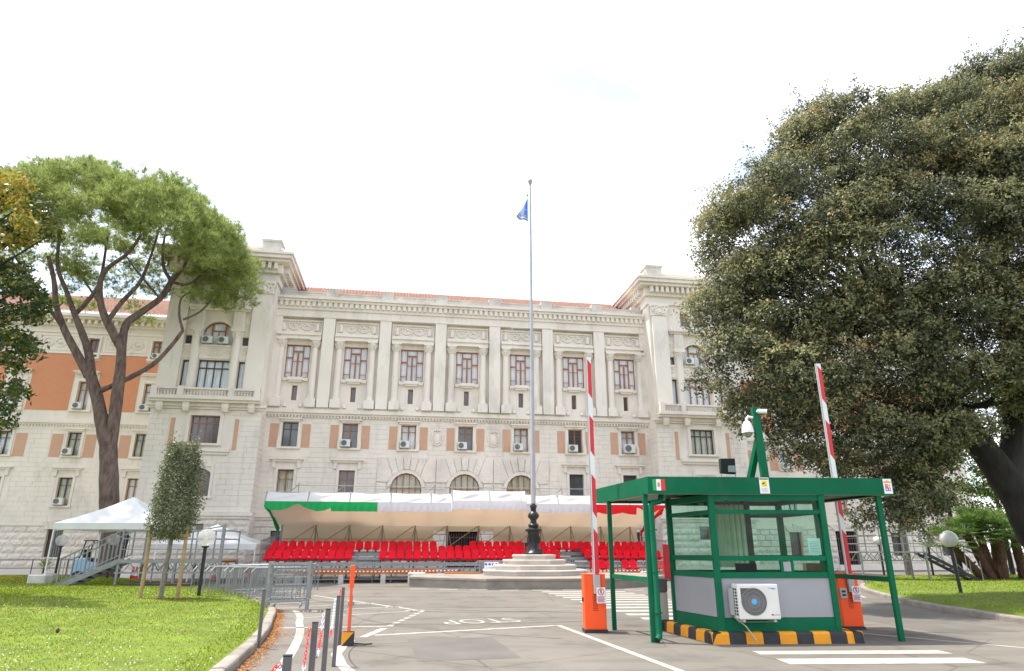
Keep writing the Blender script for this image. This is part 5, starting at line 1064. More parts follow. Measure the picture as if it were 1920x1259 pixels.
def barrier(x, y, rz, top, label, blabel, armdx, cardreader=False):
    o = thing('barrier_gate', label, 'barrier', (x, y, 0), rz); mb = MB(); mb.box(-.22, .22, -.18, .2, .06, 1.1); part('cabinet', mb, ORANGE, o, bevel=.015); mb = MB(); mb.box(-.235, .235, -.195, .215, 0, .06); part('plinth', mb, BLACKP, o)
    mb = MB(); mb.box(-.225, .225, -.185, .205, 1.1, 1.115); part('lid', mb, ORANGE, o, bevel=.004)
    mb = MB()
    for k in range(11): mb.box(-.05, .05, -.187, -.1805, .42+k*.03, .432+k*.03)
    part('vent_slots', mb, mat('vent_shadow', (.35, .03, .01), .6, .1, 3) if 'vent_shadow' not in MATS else MATS['vent_shadow'], o); mb = MB(); mb.box(-.245, -.221, -.06, .02, .58, .66); part('lock', mb, RUBBER, o)
    mb = MB(); mb.box(armdx-.065, armdx+.065, -.25, -.19, .74, 1.1); part('arm_clamp', mb, GREYP, o, bevel=.005)
    mb = MB(); mb.box(armdx-.05, armdx+.05, -.238, -.2, 1.1, top); arm = part('arm', mb, WHITEP, o); z = 1.1; k = 0
    mb = MB(); mb.box(armdx-.075, armdx-.05, -.235, -.205, .9, top); part('edge_strip', mb, GREYP, o)
    while z < top-.1:
        h = .92; z1 = min(z+h, top-.02); mb = MB(); a = armdx; mb.prism_xz([(a-.035, z+.0), (a+.05, z-.0+.0), (a+.05, z1-.12), (a-.035, z1)] if k == 0 else [(a-.035, z+.14), (a+.05, z), (a+.05, z1-.12), (a-.035, z1)], -.2415, -.2385); part('red_band', mb, REDP, arm); z += 1.28 if k else 1.12; k += 1
    prohibition(o, armdx+.07, -.255, .56)
    if cardreader: mb = MB(); mb.box(-.2, -.06, -.2, -.181, .62, .82); cr = part('card_reader', mb, GREYP, o); mb = MB(); mb.box(-.17, -.09, -.203, -.2005, .73, .77); mb.box(-.17, -.09, -.203, -.2005, .66, .7); part('slot', mb, RUBBER, cr)
    return o
barrier(1.69, 14.55, rad(2), 5.75, 'orange entrance barrier left of the kiosk with its arm raised', '', .04); barrier(7.15, 15.1, rad(2), 5.75, 'orange exit barrier right of the kiosk with its arm raised', '', .04, True)
fo = thing('camera_box', 'brown box on a black bracket behind the right orange barrier', 'box', (6.85, 15.9, 0)); mb = MB(); mb.box(-.02, .02, -.02, .02, 0, 1.12); part('stand', mb, IRON, fo); mb = MB(); mb.box(-.16, .16, -.1, .1, 1.14, 1.3); part('box', mb, mat('brown_box', (.12, .07, .03), .6, .2, 5), fo); mb = MB(); mb.box(-.17, .2, -.11, .11, 1.11, 1.14); part('tray', mb, IRON, fo)

# ------------------------------------------------------------------ kiosk with its canopy
CB, CT = 2.60, 2.92; CF = [(2.58, 12.72), (7.42, 13.06), (7.02, 15.75), (1.93, 15.5)]
kiosk = thing('guard_kiosk', 'green glazed guard kiosk under a flat green canopy', 'kiosk', (4.8, 14.0, 0))
def offs(P, d):
    c = Vector((sum(p[0] for p in P)/len(P), sum(p[1] for p in P)/len(P))); out = []
    for p in P: v = Vector(p)-c; out.append(tuple(c+v*(1+d/v.length)))
    return out
def ring(mb, P, d, z0, z1):
    Q = offs(P, -d); n = len(P)
    for i in range(n): j = (i+1) % n; mb.hexa([(*P[i], z0), (*P[j], z0), (*Q[j], z0), (*Q[i], z0), (*P[i], z1), (*P[j], z1), (*Q[j], z1), (*Q[i], z1)])
mb = MB(); ring(mb, CF, .06, CB, CT); part('canopy_fascia', mb, GREEN, kiosk, True)
mb = MB(); mb.prism_xy(offs(CF, -.07), CT-.10, CT-.06); part('canopy_roof', mb, GREEN, kiosk, True)
mb = MB(); Q = offs(CF, -.08)
mb.prism_xy(Q, CB+.05, CB+.07); part('canopy_soffit', mb, mat('soffit_green', (.01, .10, .055), .5, .1, 2), kiosk, True)
mb = MB(); ring(mb, offs(CF, -.065), .05, CB-.005, CB+.01); part('canopy_trim', mb, mat('cream_edge', (.42, .46, .30), .5, .1, 2), kiosk, True)
for (x, y) in ((2.56, 12.98), (2.13, 14.85), (7.12, 13.12), (6.85, 15.3)): mb = MB(); mb.box(x-.045, x+.045, y-.045, y+.045, 0, CB+.04); part('canopy_post', mb, GREEN, kiosk, True, bevel=.006)
mb = MB(); mb.beam((2.14, 14.83, 1.06), (2.55, 12.98, 1.06), .05, .09); part('canopy_rail', mb, GREEN, kiosk, True); mb = MB(); mb.beam((6.85, 15.28, 1.06), (7.12, 13.12, 1.06), .05, .09); part('canopy_rail', mb, GREEN, kiosk, True)
px, py = 2.65, 12.93; mb = MB(); mb.tube([(px+.24, py+.12, CB+.06), (px+.23, py+.1, CB-.06), (px+.18, py+.06, CB-.13), (px+.06, py, CB-.15), (px+.01, py-.01, CB-.2), (px, py-.01, CB-.32), (px+.01, py-.01, .16), (px, py-.03, .1), (px-.05, py-.07, .055)], .055, 14); part('downpipe', mb, GREEN, kiosk, True, smooth=True)
mb = MB()
for z in (.5, 1.2, 1.95): mb.lathe([(.06, z-.012), (.064, z), (.06, z+.012)], 14, (px+.005, py-.01, 0)); mb.box(px+.055, px+.085, py-.03, py+.01, z-.012, z+.012)
part('pipe_clip', mb, GREEN, kiosk, True); mb = MB(); mb.tube([(px-.052, py-.072, .052), (px-.02, py-.045, .08)], .048, 14); part('pipe_mouth', mb, RUBBER, kiosk, True)
KF = [(3.80, 12.92), (5.95, 13.03), (5.75, 14.62), (3.35, 14.5)]; KZ = .2; KT = CB+.04
for (x, y) in KF: mb = MB(); mb.box(x-.055, x+.055, y-.055, y+.055, KZ-.02, KT); part('corner_post', mb, GREEN, kiosk, True, bevel=.006)
for i in range(4):
    a = Vector((*KF[i], 0)); b = Vector((*KF[(i+1) % 4], 0)); d = (b-a).normalized(); a2, b2 = a+d*.056, b-d*.056; nrm = Vector((d.y, -d.x, 0))
    for z, h in ((.30, .22), (1.145, .10), (1.44, .09), (2.28, .075), (2.55, .12)): mb = MB(); mb.beam(a2+Vector((0, 0, z)), b2+Vector((0, 0, z)), .07, h); part('frame_rail', mb, GREEN, kiosk, True)
    mb = MB(); mb.beam(a2+Vector((0, 0, .755)), b2+Vector((0, 0, .755)), .03, .672); part('lower_panel', mb, PANEL, kiosk, True)
    for z0, z1 in ((1.2, 1.393), (1.487, 2.24), (2.32, 2.488)): mb = MB(); mb.add([a2+Vector((0, 0, z0)), b2+Vector((0, 0, z0)), b2+Vector((0, 0, z1)), a2+Vector((0, 0, z1))], [(0, 1, 2, 3)]); part('pane', mb, KGLASS, kiosk, True)
    if i == 0:
        m0 = a.lerp(b, .62); mb = MB(); mb.beam(m0-d*.1+Vector((0, 0, 1.196)), m0-d*.1+Vector((0, 0, 1.394)), .05, .06); part('hatch_frame', mb, GREEN, kiosk, True); mb = MB(); mb.beam(m0+d*.1+Vector((0, 0, 1.196)), m0+d*.1+Vector((0, 0, 1.394)), .05, .06); part('hatch_frame', mb, GREEN, kiosk, True)
        mb = MB(); mb.beam(m0-d*.07+Vector((0, -.02, 1.295)), m0+d*.07+Vector((0, -.02, 1.295)), .01, .17); part('speech_plate', mb, PANEL, kiosk, True)
    if i in (0, 3):
        mb = MB(); mb.beam(a+Vector((0, 0, .17))+nrm*.02, b+Vector((0, 0, .17))+nrm*.02, .06, .12); part('base_rail', mb, GREEN, kiosk, True)
mb = MB(); mb.prism_xy(offs(KF, -.1), KZ, KZ+.03); part('floor', mb, mat('kiosk_floor', (.12, .12, .12), .8, .1, 3), kiosk, True)
mb = MB(); mb.prism_xy(offs(KF, -.06), KT-.06, KT-.04); part('ceiling', mb, mat('kiosk_ceiling', (.62, .64, .58), .7, .05, 3), kiosk, True)
mb = MB(); mb.beam((5.0, 14.5, KZ), (5.0, 14.5, KT), .13); mb.beam((4.98, 13.75, 2.3), (5.7, 13.95, 2.3), .03, .12); part('inner_post', mb, mat('brown_inner', (.07, .055, .045), .6, .2, 4), kiosk, True)
mb = MB(); mb.grid(lambda s, t: (4.15+.75*s+.02*math.sin(s*40), 14.35+.04*math.sin(s*45), 1.25+1.25*(1-t)), 60, 2); part('curtain', mb, mat('kiosk_curtain', (.50, .54, .40), .9, .15, 3), kiosk, True, smooth=True)
mb = MB(); mb.box(4.0, 5.6, 13.3, 13.75, .98, 1.02); mb.box(4.1, 4.16, 13.3, 13.7, KZ, .98); mb.box(5.4, 5.46, 13.3, 13.7, KZ, .98); part('desk', mb, GREYP, kiosk, True); mb = MB(); mb.box(4.35, 4.75, 13.5, 13.55, 1.08, 1.34); mb.box(4.5, 4.6, 13.5, 13.58, 1.02, 1.1); part('monitor', mb, RUBBER, kiosk, True)
mb = MB(); mb.box(5.62, 5.86, 13.075, 13.085, 1.5, 1.8); nt_ = part('paper_notice', mb, mat('pale_paper', (.55, .68, .64), .8, .05, 3), kiosk, True); mb = MB()
for k in range(7): mb.box(5.65, 5.82-.03*(k % 2), 13.070, 13.0745, 1.55+k*.03, 1.558+k*.03)
part('print', mb, STEEL, kiosk, True)
mb = MB(); mb.tube([(4.25, 13.4, 2.52), (4.25, 13.4, 2.47), (4.2, 13.4, 2.43)], .02, 6); mb.tube([(4.25, 13.4, 2.47), (4.3, 13.38, 2.43)], .02, 6); part('spotlight', mb, IRON, kiosk, True)
# kerb blocks round the kiosk, painted yellow and black
KP = [(3.55, 12.7), (6.3, 12.83), (6.15, 15.0), (3.1, 14.95)]; kb = thing('kiosk_kerb', 'yellow and black striped kerb island carrying the kiosk', 'kerb', (4.8, 14.0, 0))
mb = MB(); mb.prism_xy(offs(KP, -.22), 0, .17); part('island_slab', mb, CONC, kb, True)
def kerbrun(a, b, n, first):
    a = Vector((*a, 0)); b = Vector((*b, 0)); d = (b-a).normalized(); nr = Vector((-d.y, d.x, 0)); L = (b-a).length
    for k in range(n):
        p = a+d*(L*k/n); q = a+d*(L*(k+1)/n); mb = MB(); w = .18; prof = [(0, 0), (.012, .16), (.03, .185), (.05, .195), (w, .195), (w, 0)]
        for c in (p, q): mb.v += [tuple(c+nr*u_+Vector((0, 0, z))) for u_, z in prof]
        m_ = 6; mb.f += [tuple(range(m_)), tuple(range(2*m_-1, m_-1, -1))]+[(i, i+m_, (i+1) % m_+m_, (i+1) % m_) for i in range(m_)]
        part('kerb_block', mb, YELL if (k+first) % 2 == 0 else BLACKP, kb, True)
kerbrun(KP[0], KP[1], 9, 0); kerbrun(KP[1], KP[2], 6, 1); kerbrun(KP[2], KP[3], 8, 0); kerbrun(KP[3], KP[0], 7, 1)
# stickers on the fascia
ex = (Vector((*CF[1], 0))-Vector((*CF[0], 0))).normalized(); ny = Vector((ex.y, -ex.x, 0)); 
def fas(t, z, d=0): p = Vector((*CF[0], 0))+ex*t+ny*d; return Vector((p.x, p.y, z))
def sticker(name, t0, t1, z0, z1, m, parent, d=.002, label=None, th=.002):
    mb = MB(); mb.hexa([fas(t0, z0, d+th), fas(t1, z0, d+th), fas(t1, z0, d), fas(t0, z0, d), fas(t0, z1, d+th), fas(t1, z1, d+th), fas(t1, z1, d), fas(t0, z1, d)]); return part(name, mb, m, parent, True, label=label)
f0 = sticker('flag_sticker', .09, .16, 2.66, 2.87, SGRN, kiosk, label='green, white and red flag sticker with a small crest'); sticker('white_band', .162, .25, 2.66, 2.87, STICK, kiosk); sticker('red_band', .252, .33, 2.66, 2.87, SRED, kiosk); sticker('crest_mark', .185, .205, 2.73, 2.80, SORG, kiosk, .0045); sticker('crest_mark', .206, .226, 2.765, 2.80, SRED, kiosk, .0045); sticker('crest_mark', .206, .226, 2.73, 2.763, SBLU, kiosk, .0045); sticker('crest_mark', .186, .226, 2.802, 2.82, SYEL, kiosk, .0045)
sticker('camera_notice', 2.18, 2.37, 2.615, 2.915, STICK, kiosk, label='white video surveillance notice with a yellow square'); sticker('notice_header', 2.19, 2.36, 2.875, 2.903, IRON, kiosk, .0045); sticker('notice_square', 2.22, 2.33, 2.745, 2.855, SYEL, kiosk, .0045)
mb = MB(); mb.beam(fas(2.235, 2.79, .008), fas(2.285, 2.82, .008), .003, .022); mb.beam(fas(2.27, 2.775, .008), fas(2.315, 2.77, .008), .003, .006); part('camera_pictogram', mb, IRON, kiosk, True)
for k in range(5): sticker('notice_print', 2.205, 2.345-.02*(k % 2), 2.64+k*.018, 2.645+k*.018, STEEL, kiosk, .0045)
me = textmesh('ATTENZIONE', .026); me.materials.append(SYEL); t = link('notice_word', me, kiosk, fas(2.275, 2.889, .008)-Vector(kiosk.location)); t.rotation_euler = (PI/2, 0, math.atan2(ex.y, ex.x))
sticker('crest_sticker', 4.66, 4.83, 2.625, 2.905, STICK, kiosk, label='white sticker with a quartered crest under a gold crown')
for (a, b, c, d, m) in ((4.69, 4.745, 2.745, 2.81, SRED), (4.748, 4.80, 2.745, 2.81, STICK), (4.69, 4.745, 2.675, 2.742, SBLU), (4.748, 4.80, 2.675, 2.742, SRED)): sticker('crest_quarter', a, b, c, d, m, kiosk, .0045)
sticker('crest_lion', 4.702, 4.733, 2.755, 2.8, SORG, kiosk, .0068); sticker('crest_cross', 4.770, 4.778, 2.746, 2.809, SRED, kiosk, .0068); sticker('crest_cross', 4.749, 4.799, 2.773, 2.782, SRED, kiosk, .0072)
for cx in (4.7175, 4.774): sticker('crest_cross', cx-.005, cx+.005, 2.685, 2.732, STICK, kiosk, .0068); sticker('crest_cross', cx-.02, cx+.02, 2.704, 2.714, STICK, kiosk, .0072)
mb = MB(); A = [(4.675, 2.83), (4.815, 2.83), (4.825, 2.865), (4.79, 2.85), (4.775, 2.88), (4.76, 2.855), (4.745, 2.892), (4.73, 2.855), (4.715, 2.88), (4.70, 2.85), (4.665, 2.865)]
V0 = [fas(x, z, .0068) for x, z in A]; V1 = [fas(x, z, .0045) for x, z in A]; n = len(A); mb.add(V0+V1, [tuple(range(n)), tuple(range(2*n-1, n-1, -1))]+[(i, i+n, (i+1) % n+n, (i+1) % n) for i in range(n)]); part('crest_crown', mb, SORG, kiosk, True)
# roof mast with cameras, floodlight
mst = thing('camera_mast', 'green mast with a white dome camera and a bullet camera on the kiosk roof', 'camera mast', (5.04, 13.3, CT-.06)); mb = MB(); mb.beam((0, 0, 0), (-.05, 0, 1.52), .13, .13); part('mast', mb, GREEN, mst); mb = MB(); mb.beam((-.14, .55, 0), (-.03, .06, .85), .11, .11); part('strut', mb, GREEN, mst)
mb = MB(); mb.tube([(-.11, 0, 1.3), (-.2, 0, 1.32), (-.24, 0, 1.28), (-.24, 0, 1.2)], .03, 8); mb.lathe([(.03, 1.24), (.06, 1.22), (.105, 1.12), (.12, 1.02), (.12, .99)], 18, (-.24, 0, 0)); dm = part('dome_camera', mb, WHITEP, mst, smooth=True); mb = MB(); mb.lathe([(.02, .9), (.06, .92), (.085, .99)], 16, (-.24, 0, 0)); part('dome_glass', mb, mat('smoked_dome', (.25, .22, .15), .2, .1, 3), dm, smooth=True)
mb = MB(); mb.tube([(-.02, -.08, 1.42), (.14, -.16, 1.40)], .045, 12); mb.box(-.05, .02, -.1, -.05, 1.4, 1.44); bc = part('bullet_camera', mb, WHITEP, mst); mb = MB(); mb.tube([(.139, -.159, 1.4), (.146, -.163, 1.4)], .035, 12); part('lens', mb, IRON, bc)
fl2 = thing('floodlight', 'black floodlight on a thin bracket at the kiosk roof', 'floodlight', (4.42, 13.6, CT-.06)); mb = MB(); mb.hexa([(-.15, -.02, .22), (.15, -.02, .2), (.15, .12, .2), (-.15, .12, .22), (-.17, -.12, .5), (.12, -.12, .5), (.14, .1, .52), (-.15, .1, .52)]); part('housing', mb, RUBBER, fl2, bevel=.01); mb = MB(); mb.hexa([(-.02, -.05, .24), (.14, -.05, .23), (.14, -.03, .23), (-.02, -.03, .24), (-.02, -.085, .36), (.13, -.085, .36), (.13, -.06, .36), (-.02, -.06, .36)]); part('lens', mb, PANEL, fl2)
mb = MB(); mb.tube([(-.14, .04, .34), (-.14, .04, .14), (.15, .04, .14), (.15, .04, .34)], .012, 6); mb.tube([(.03, .04, 0), (.03, .04, .14)], .018, 6); mb.tube([(.15, .03, .2), (.13, .02, .08), (.15, 0, 0)], .006, 5); part('bracket', mb, STEEL, fl2)
# red sign rim, litter bin, wall AC
rs = thing('red_sign', 'red rounded sign seen edge-on at the left side of the kiosk', 'sign', (3.28, 14.42, 1.02)); mb = MB(); mb.box(-.13, .0, -.012, .012, 0, .68); part('plate', mb, REDP, rs, bevel=.01)
mb = MB(); mb.tube([(-.125, -.016, .02), (-.125, -.016, .66)], .014, 8); part('rim', mb, SRED, rs, smooth=True)
bn = thing('litter_bin', 'cream post bin with a dark grey head left of the kiosk', 'bin', (3.2, 15.25, 0)); mb = MB(); mb.box(-.14, .14, -.14, .14, 0, .72); part('body', mb, mat('cream_bin', (.50, .47, .40), .6, .1, 4), bn, bevel=.02); mb = MB(); mb.box(-.15, .15, -.16, .15, .72, 1.0); part('head', mb, BOLL, bn, bevel=.04)
acw = thing('wall_air_conditioner', 'large beige air conditioner with a blue fan hub hung on the kiosk front', 'air conditioner', (0, 0, 0)); ka = Vector((*KF[0], 0)); kd = (Vector((*KF[1], 0))-ka).normalized(); acw.location = ka+kd*.56+Vector((.01, -.09, .42)); acw.rotation_euler = (0, 0, math.atan2(kd.y, kd.x))
mb = MB(); mb.box(-.36, .38, -.3, 0, 0, .585); part('casing', mb, WHITEAC, acw, bevel=.018); mb = MB()
def rr(a): return .228
mb.tube([(-.08, -.3005, .295), (-.08, -.304, .295)], .232, 36); mb.box(-.31, -.1, -.3035, -.3, .32, .52); part('fan_recess', mb, mat('fan_dark', (.09, .09, .09), .6, .1, 3), acw); mb = MB()
for k in range(46):
    a = 2*PI*k/46; mb.tube([(-.08+r*math.cos(a+.9*(r/.23)), -.309, .295+r*math.sin(a+.9*(r/.23))) for r in (.04, .1, .16, .226)], .0028, 4)
for r in (.1, .165, .226): mb.tube([(-.08+r*math.cos(t), -.308, .295+r*math.sin(t)) for t in np.linspace(0, 2*PI, 37)], .003, 4, False)
part('fan_grille', mb, mat('grille_grey', (.30, .30, .29), .5, .1, 3), acw); mb = MB(); mb.tube([(-.08, -.304, .295), (-.08, -.315, .295)], .046, 20); part('fan_hub', mb, FBLUE, acw)
mb = MB()
for k in range(9):
    for j in range(2): y = -.24+j*.11; z = .06+k*.052; mb.box(-.365, -.361, y, y+.075, z, z+.034)
part('side_vents', mb, RUBBER, acw); mb = MB(); mb.box(.36, .42, -.2, -.02, .03, .2); part('valve_cover', mb, WHITEAC, acw); mb = MB(); mb.box(.21, .25, -.3035, -.3005, .065, .09); part('badge', mb, SRED, acw)
me = textmesh('Inverter', .038); me.materials.append(SBLU); t = link('badge_word', me, acw, (.305, -.303, .076)); t.rotation_euler = (PI/2, 0, 0); mb = MB(); mb.box(.2, .3, -.3032, -.3005, .512, .52); mb.box(.26, .335, -.3032, -.3005, .5, .51); part('brand_mark', mb, SBLU, acw)
mb = MB(); mb.box(-.3, -.26, -.28, .06, -.045, -.004); mb.box(.26, .3, -.28, .06, -.045, -.004); mb.box(-.36, .36, -.2, -.16, -.05, -.046); part('bracket', mb, GREYP, acw); mb = MB(); mb.tube([(-.36, -.06, .01), (-.3, -.12, -.05), (-.22, -.16, -.12), (-.06, -.2, -.36)], .012, 8); part('drain_hose', mb, GREYP, acw, smooth=True); mb = MB(); mb.box(-.42, -.364, -.1, .02, .06, .5); part('pipe_cover', mb, GREYP, acw)
# far platform on the right lawn with its ramp
fp = thing('scaffold_platform', 'pale steel platform with rails on the right lawn, seen past the kiosk', 'platform', (17.6, 32.6, .25), rad(-4)); Z = 1.25; mb = MB()
mb.box(-1.5, 1.5, -.8, .8, Z-.06, Z); part('deck', mb, GALV, fp); mb = MB()
for y in (-.8, .8):
    for k in range(12): x = -1.5+k*.25; mb.beam((x, y, Z-.4 if k % 2 else Z-.08), (x+.25, y, Z-.08 if k % 2 else Z-.4), .03)
    mb.beam((-1.5, y, Z-.4), (1.5, y, Z-.4), .04)
part('truss', mb, GALV, fp)
for x in (-1.45, 1.45):
    for y in (-.75, .75): mb = MB(); mb.beam((x, y, -.2), (x, y, Z-.06), .07); part('leg', mb, GALV, fp)
mb = MB()
for y in (-.8, .8):
    for x in (-1.5, -.5, .5, 1.5): mb.beam((x, y, Z), (x, y, Z+1.1), .045)
    for z in (.35, .7, 1.08): mb.beam((-1.5, y, Z+z), (1.5, y, Z+z), .035)
for z in (.35, .7, 1.08): mb.beam((-1.5, -.8, Z+z), (-1.5, .8, Z+z), .035)
part('railing', mb, GALV, fp); mb = MB()
for y in (-.5, .3): mb.beam((1.5, y, Z-.05), (4.0, y, -.15), .06, .14)
for k in range(9): t = (k+.5)/9; mb.box(1.4+2.5*t, 1.65+2.5*t, -.5, .3, Z-.1-1.32*t, Z-.06-1.32*t)
part('stair', mb, IRON, fp); mb = MB()
for y in (-.5, .3):
    for k in range(5): t = k/4; mb.beam((1.5+2.4*t, y, Z-1.35*t), (1.5+2.4*t, y, Z+.95-1.35*t), .025)
    mb.beam((1.5, y, Z+.95), (3.9, y, -.4), .03)
part('stair_railing', mb, GALV, fp)
# ------------------------------------------------------------------ vegetation
def cat(parts):
    V = []; F = []; n = 0
    for v, f in parts: V.append(v); F.append(f+n); n += len(v)
    return np.concatenate(V), np.concatenate(F)
def ball(c, r, n, shell=.55):
    d = unit(RS.normal(size=(n, 3))); q = (shell+(1-shell)*RS.rand(n, 1)**.6); return np.array(c)+d*q*np.array(r), d
def limb(mb, pts, r0, r1, n=8, wob=.0):
    m_ = len(pts); pts = [Vector(p)+Vector((random.uniform(-wob, wob), random.uniform(-wob, wob), random.uniform(-wob, wob)))*(0 < i < m_-1) for i, p in enumerate(pts)]
    # catmull smoothing
    out = []; R = []
    for i in range(m_-1):
        p0, p1, p2, p3 = pts[max(i-1, 0)], pts[i], pts[i+1], pts[min(i+2, m_-1)]
        for k in range(4): t = k/4; out.append(.5*((2*p1)+(p2-p0)*t+(2*p0-5*p1+4*p2-p3)*t*t+(3*p1-p0-3*p2+p3)*t**3)); R.append(r0+(r1-r0)*((i+t)/(m_-1)))
    out.append(pts[-1]); R.append(r1); mb.tube(out, [max(.006, r*(1+random.uniform(-.06, .06))) for r in R], n)
# --- holm oak on the right
def ray_at(x, y, Y):
    u = (x-960)/1230; v = (629.5-y)/1230; P_ = rad(18.05); r = (u, math.cos(P_)-v*math.sin(P_), math.sin(P_)+v*math.cos(P_)); t = Y/r[1]; return (r[0]*t, Y, 1.6+r[2]*t)
OB = (17.4, 21.4, .2); oak = thing('holm_oak', 'huge dark evergreen oak with a leaning trunk on the right lawn', 'tree', OB)
lobes = []
for (px_, py_, rp, Y, k) in [(1475, 455, 142, 20.6, 1), (1590, 340, 145, 21, 1), (1720, 325, 145, 21.3, 1), (1845, 265, 132, 21.5, 1), (1960, 270, 140, 21.5, 1), (1425, 600, 102, 20.4, 1), (1560, 520, 185, 20.8, .9), (1700, 480, 200, 21, .9), (1860, 450, 220, 21.2, .9), (1392, 690, 72, 20.2, 1.1), (1480, 700, 105, 20.2, 1), (1600, 690, 155, 20.5, .9), (1750, 640, 170, 20.6, .9), (1915, 640, 165, 20.9, .9), (1445, 768, 58, 20.2, 1.2), (1540, 795, 88, 20.3, 1.1), (1660, 825, 105, 20.3, 1), (1655, 925, 68, 20.3, 1.2), (1695, 940, 46, 20.4, 1.3), (1755, 805, 66, 20.3, 1.1), (2060, 480, 230, 21.5, .9)]:
    c = Vector(ray_at(px_, py_, Y)); zc = Y*math.cos(rad(18.05))+(c.z-1.6)*math.sin(rad(18.05)); r = rp*zc/1230*.93; lobes.append((c.x, Y, c.z, r, min(4.4, r*1.15*k), r))
LA = np.array(lobes); P = []; N = []; TN = []; tips = []; twigs = []
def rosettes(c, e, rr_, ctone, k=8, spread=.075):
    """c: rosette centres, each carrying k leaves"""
    n = len(c); up_ = np.clip(.6*(rr_-.55)/.45, 0, .6)*(.4+.6*np.clip(e[:, 2]+.5, 0, 1)); t = ctone+up_+.22*RS.rand(n)-.1  # upper outer leaves lighter: young growth, with sunlight also painted into the tone
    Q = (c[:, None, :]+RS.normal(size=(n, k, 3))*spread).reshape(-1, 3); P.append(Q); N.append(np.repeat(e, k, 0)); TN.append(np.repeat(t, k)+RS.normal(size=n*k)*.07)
for li, (x, y, z, a, b, c) in enumerate(lobes):
    k = int(13*(a*b*c)**(2/3)); cc, dd = ball((x, y, z), (a, b, c), k, .93)
    for p, d in zip(cc, dd):
        if d[1] > .6 and RS.rand() < .75: continue
        q = (((p-LA[:, :3])/LA[:, 3:6])**2).sum(1); q[li] = 9
        if q.min() < .62: continue
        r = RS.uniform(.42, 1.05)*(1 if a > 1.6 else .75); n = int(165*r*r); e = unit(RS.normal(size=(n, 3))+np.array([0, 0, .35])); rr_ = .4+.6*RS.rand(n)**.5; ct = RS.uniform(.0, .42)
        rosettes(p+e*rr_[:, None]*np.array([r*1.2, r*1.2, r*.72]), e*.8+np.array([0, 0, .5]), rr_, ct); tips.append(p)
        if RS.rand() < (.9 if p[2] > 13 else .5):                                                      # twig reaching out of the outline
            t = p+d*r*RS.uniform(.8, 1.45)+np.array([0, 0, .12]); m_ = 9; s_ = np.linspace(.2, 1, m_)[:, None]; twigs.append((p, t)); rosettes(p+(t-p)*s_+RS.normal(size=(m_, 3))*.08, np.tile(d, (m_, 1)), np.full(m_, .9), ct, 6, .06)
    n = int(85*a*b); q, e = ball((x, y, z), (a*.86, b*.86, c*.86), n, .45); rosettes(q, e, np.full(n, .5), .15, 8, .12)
P = np.concatenate(P); N = np.concatenate(N); V, F = leaves(P, .115, .052, N, 1.0); V -= np.array(OB)
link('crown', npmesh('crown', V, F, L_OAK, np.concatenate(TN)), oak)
mb = MB(); w = lambda *p: tuple(Vector(p)-Vector(OB))
limb(mb, [w(17.6, 21.6, -.2)]+[w(*ray_at(x_, y_, 21.2)) for x_, y_ in ((1955, 1020), (1900, 920), (1838, 835), (1780, 755), (1700, 610))], .60, .28, 14)
limb(mb, [w(*ray_at(1890, 905, 21.2)), w(16.6, 21.6, 5.5), w(17.6, 21.8, 9.5), w(18.0, 21.7, 14)], .42, .12, 10); part('trunk', mb, BARK_O, oak, smooth=True)
mb = MB(); hub = [Vector(w(14.4, 21.1, 6.0)), Vector(w(13.4, 21.1, 9.5)), Vector(w(17.6, 21.8, 9.5)), Vector(w(18, 21.7, 13.5))]
for i in range(0, len(tips), 9):
    t = Vector(w(*tips[i])); h_ = min(hub, key=lambda q: (q-t).length); t = h_.lerp(t, .78); m_ = h_.lerp(t, .5)+Vector((0, .2, -.4)); limb(mb, [h_, m_, t], .12, .02, 5, .4)
part('limbs', mb, BARK_O, oak, smooth=True); mb = MB()
for p_, t_ in twigs: mb.tube([w(*p_), w(*t_)], [.016, .005], 3, False)
part('twigs', mb, BARK_O, oak, kind='stuff')
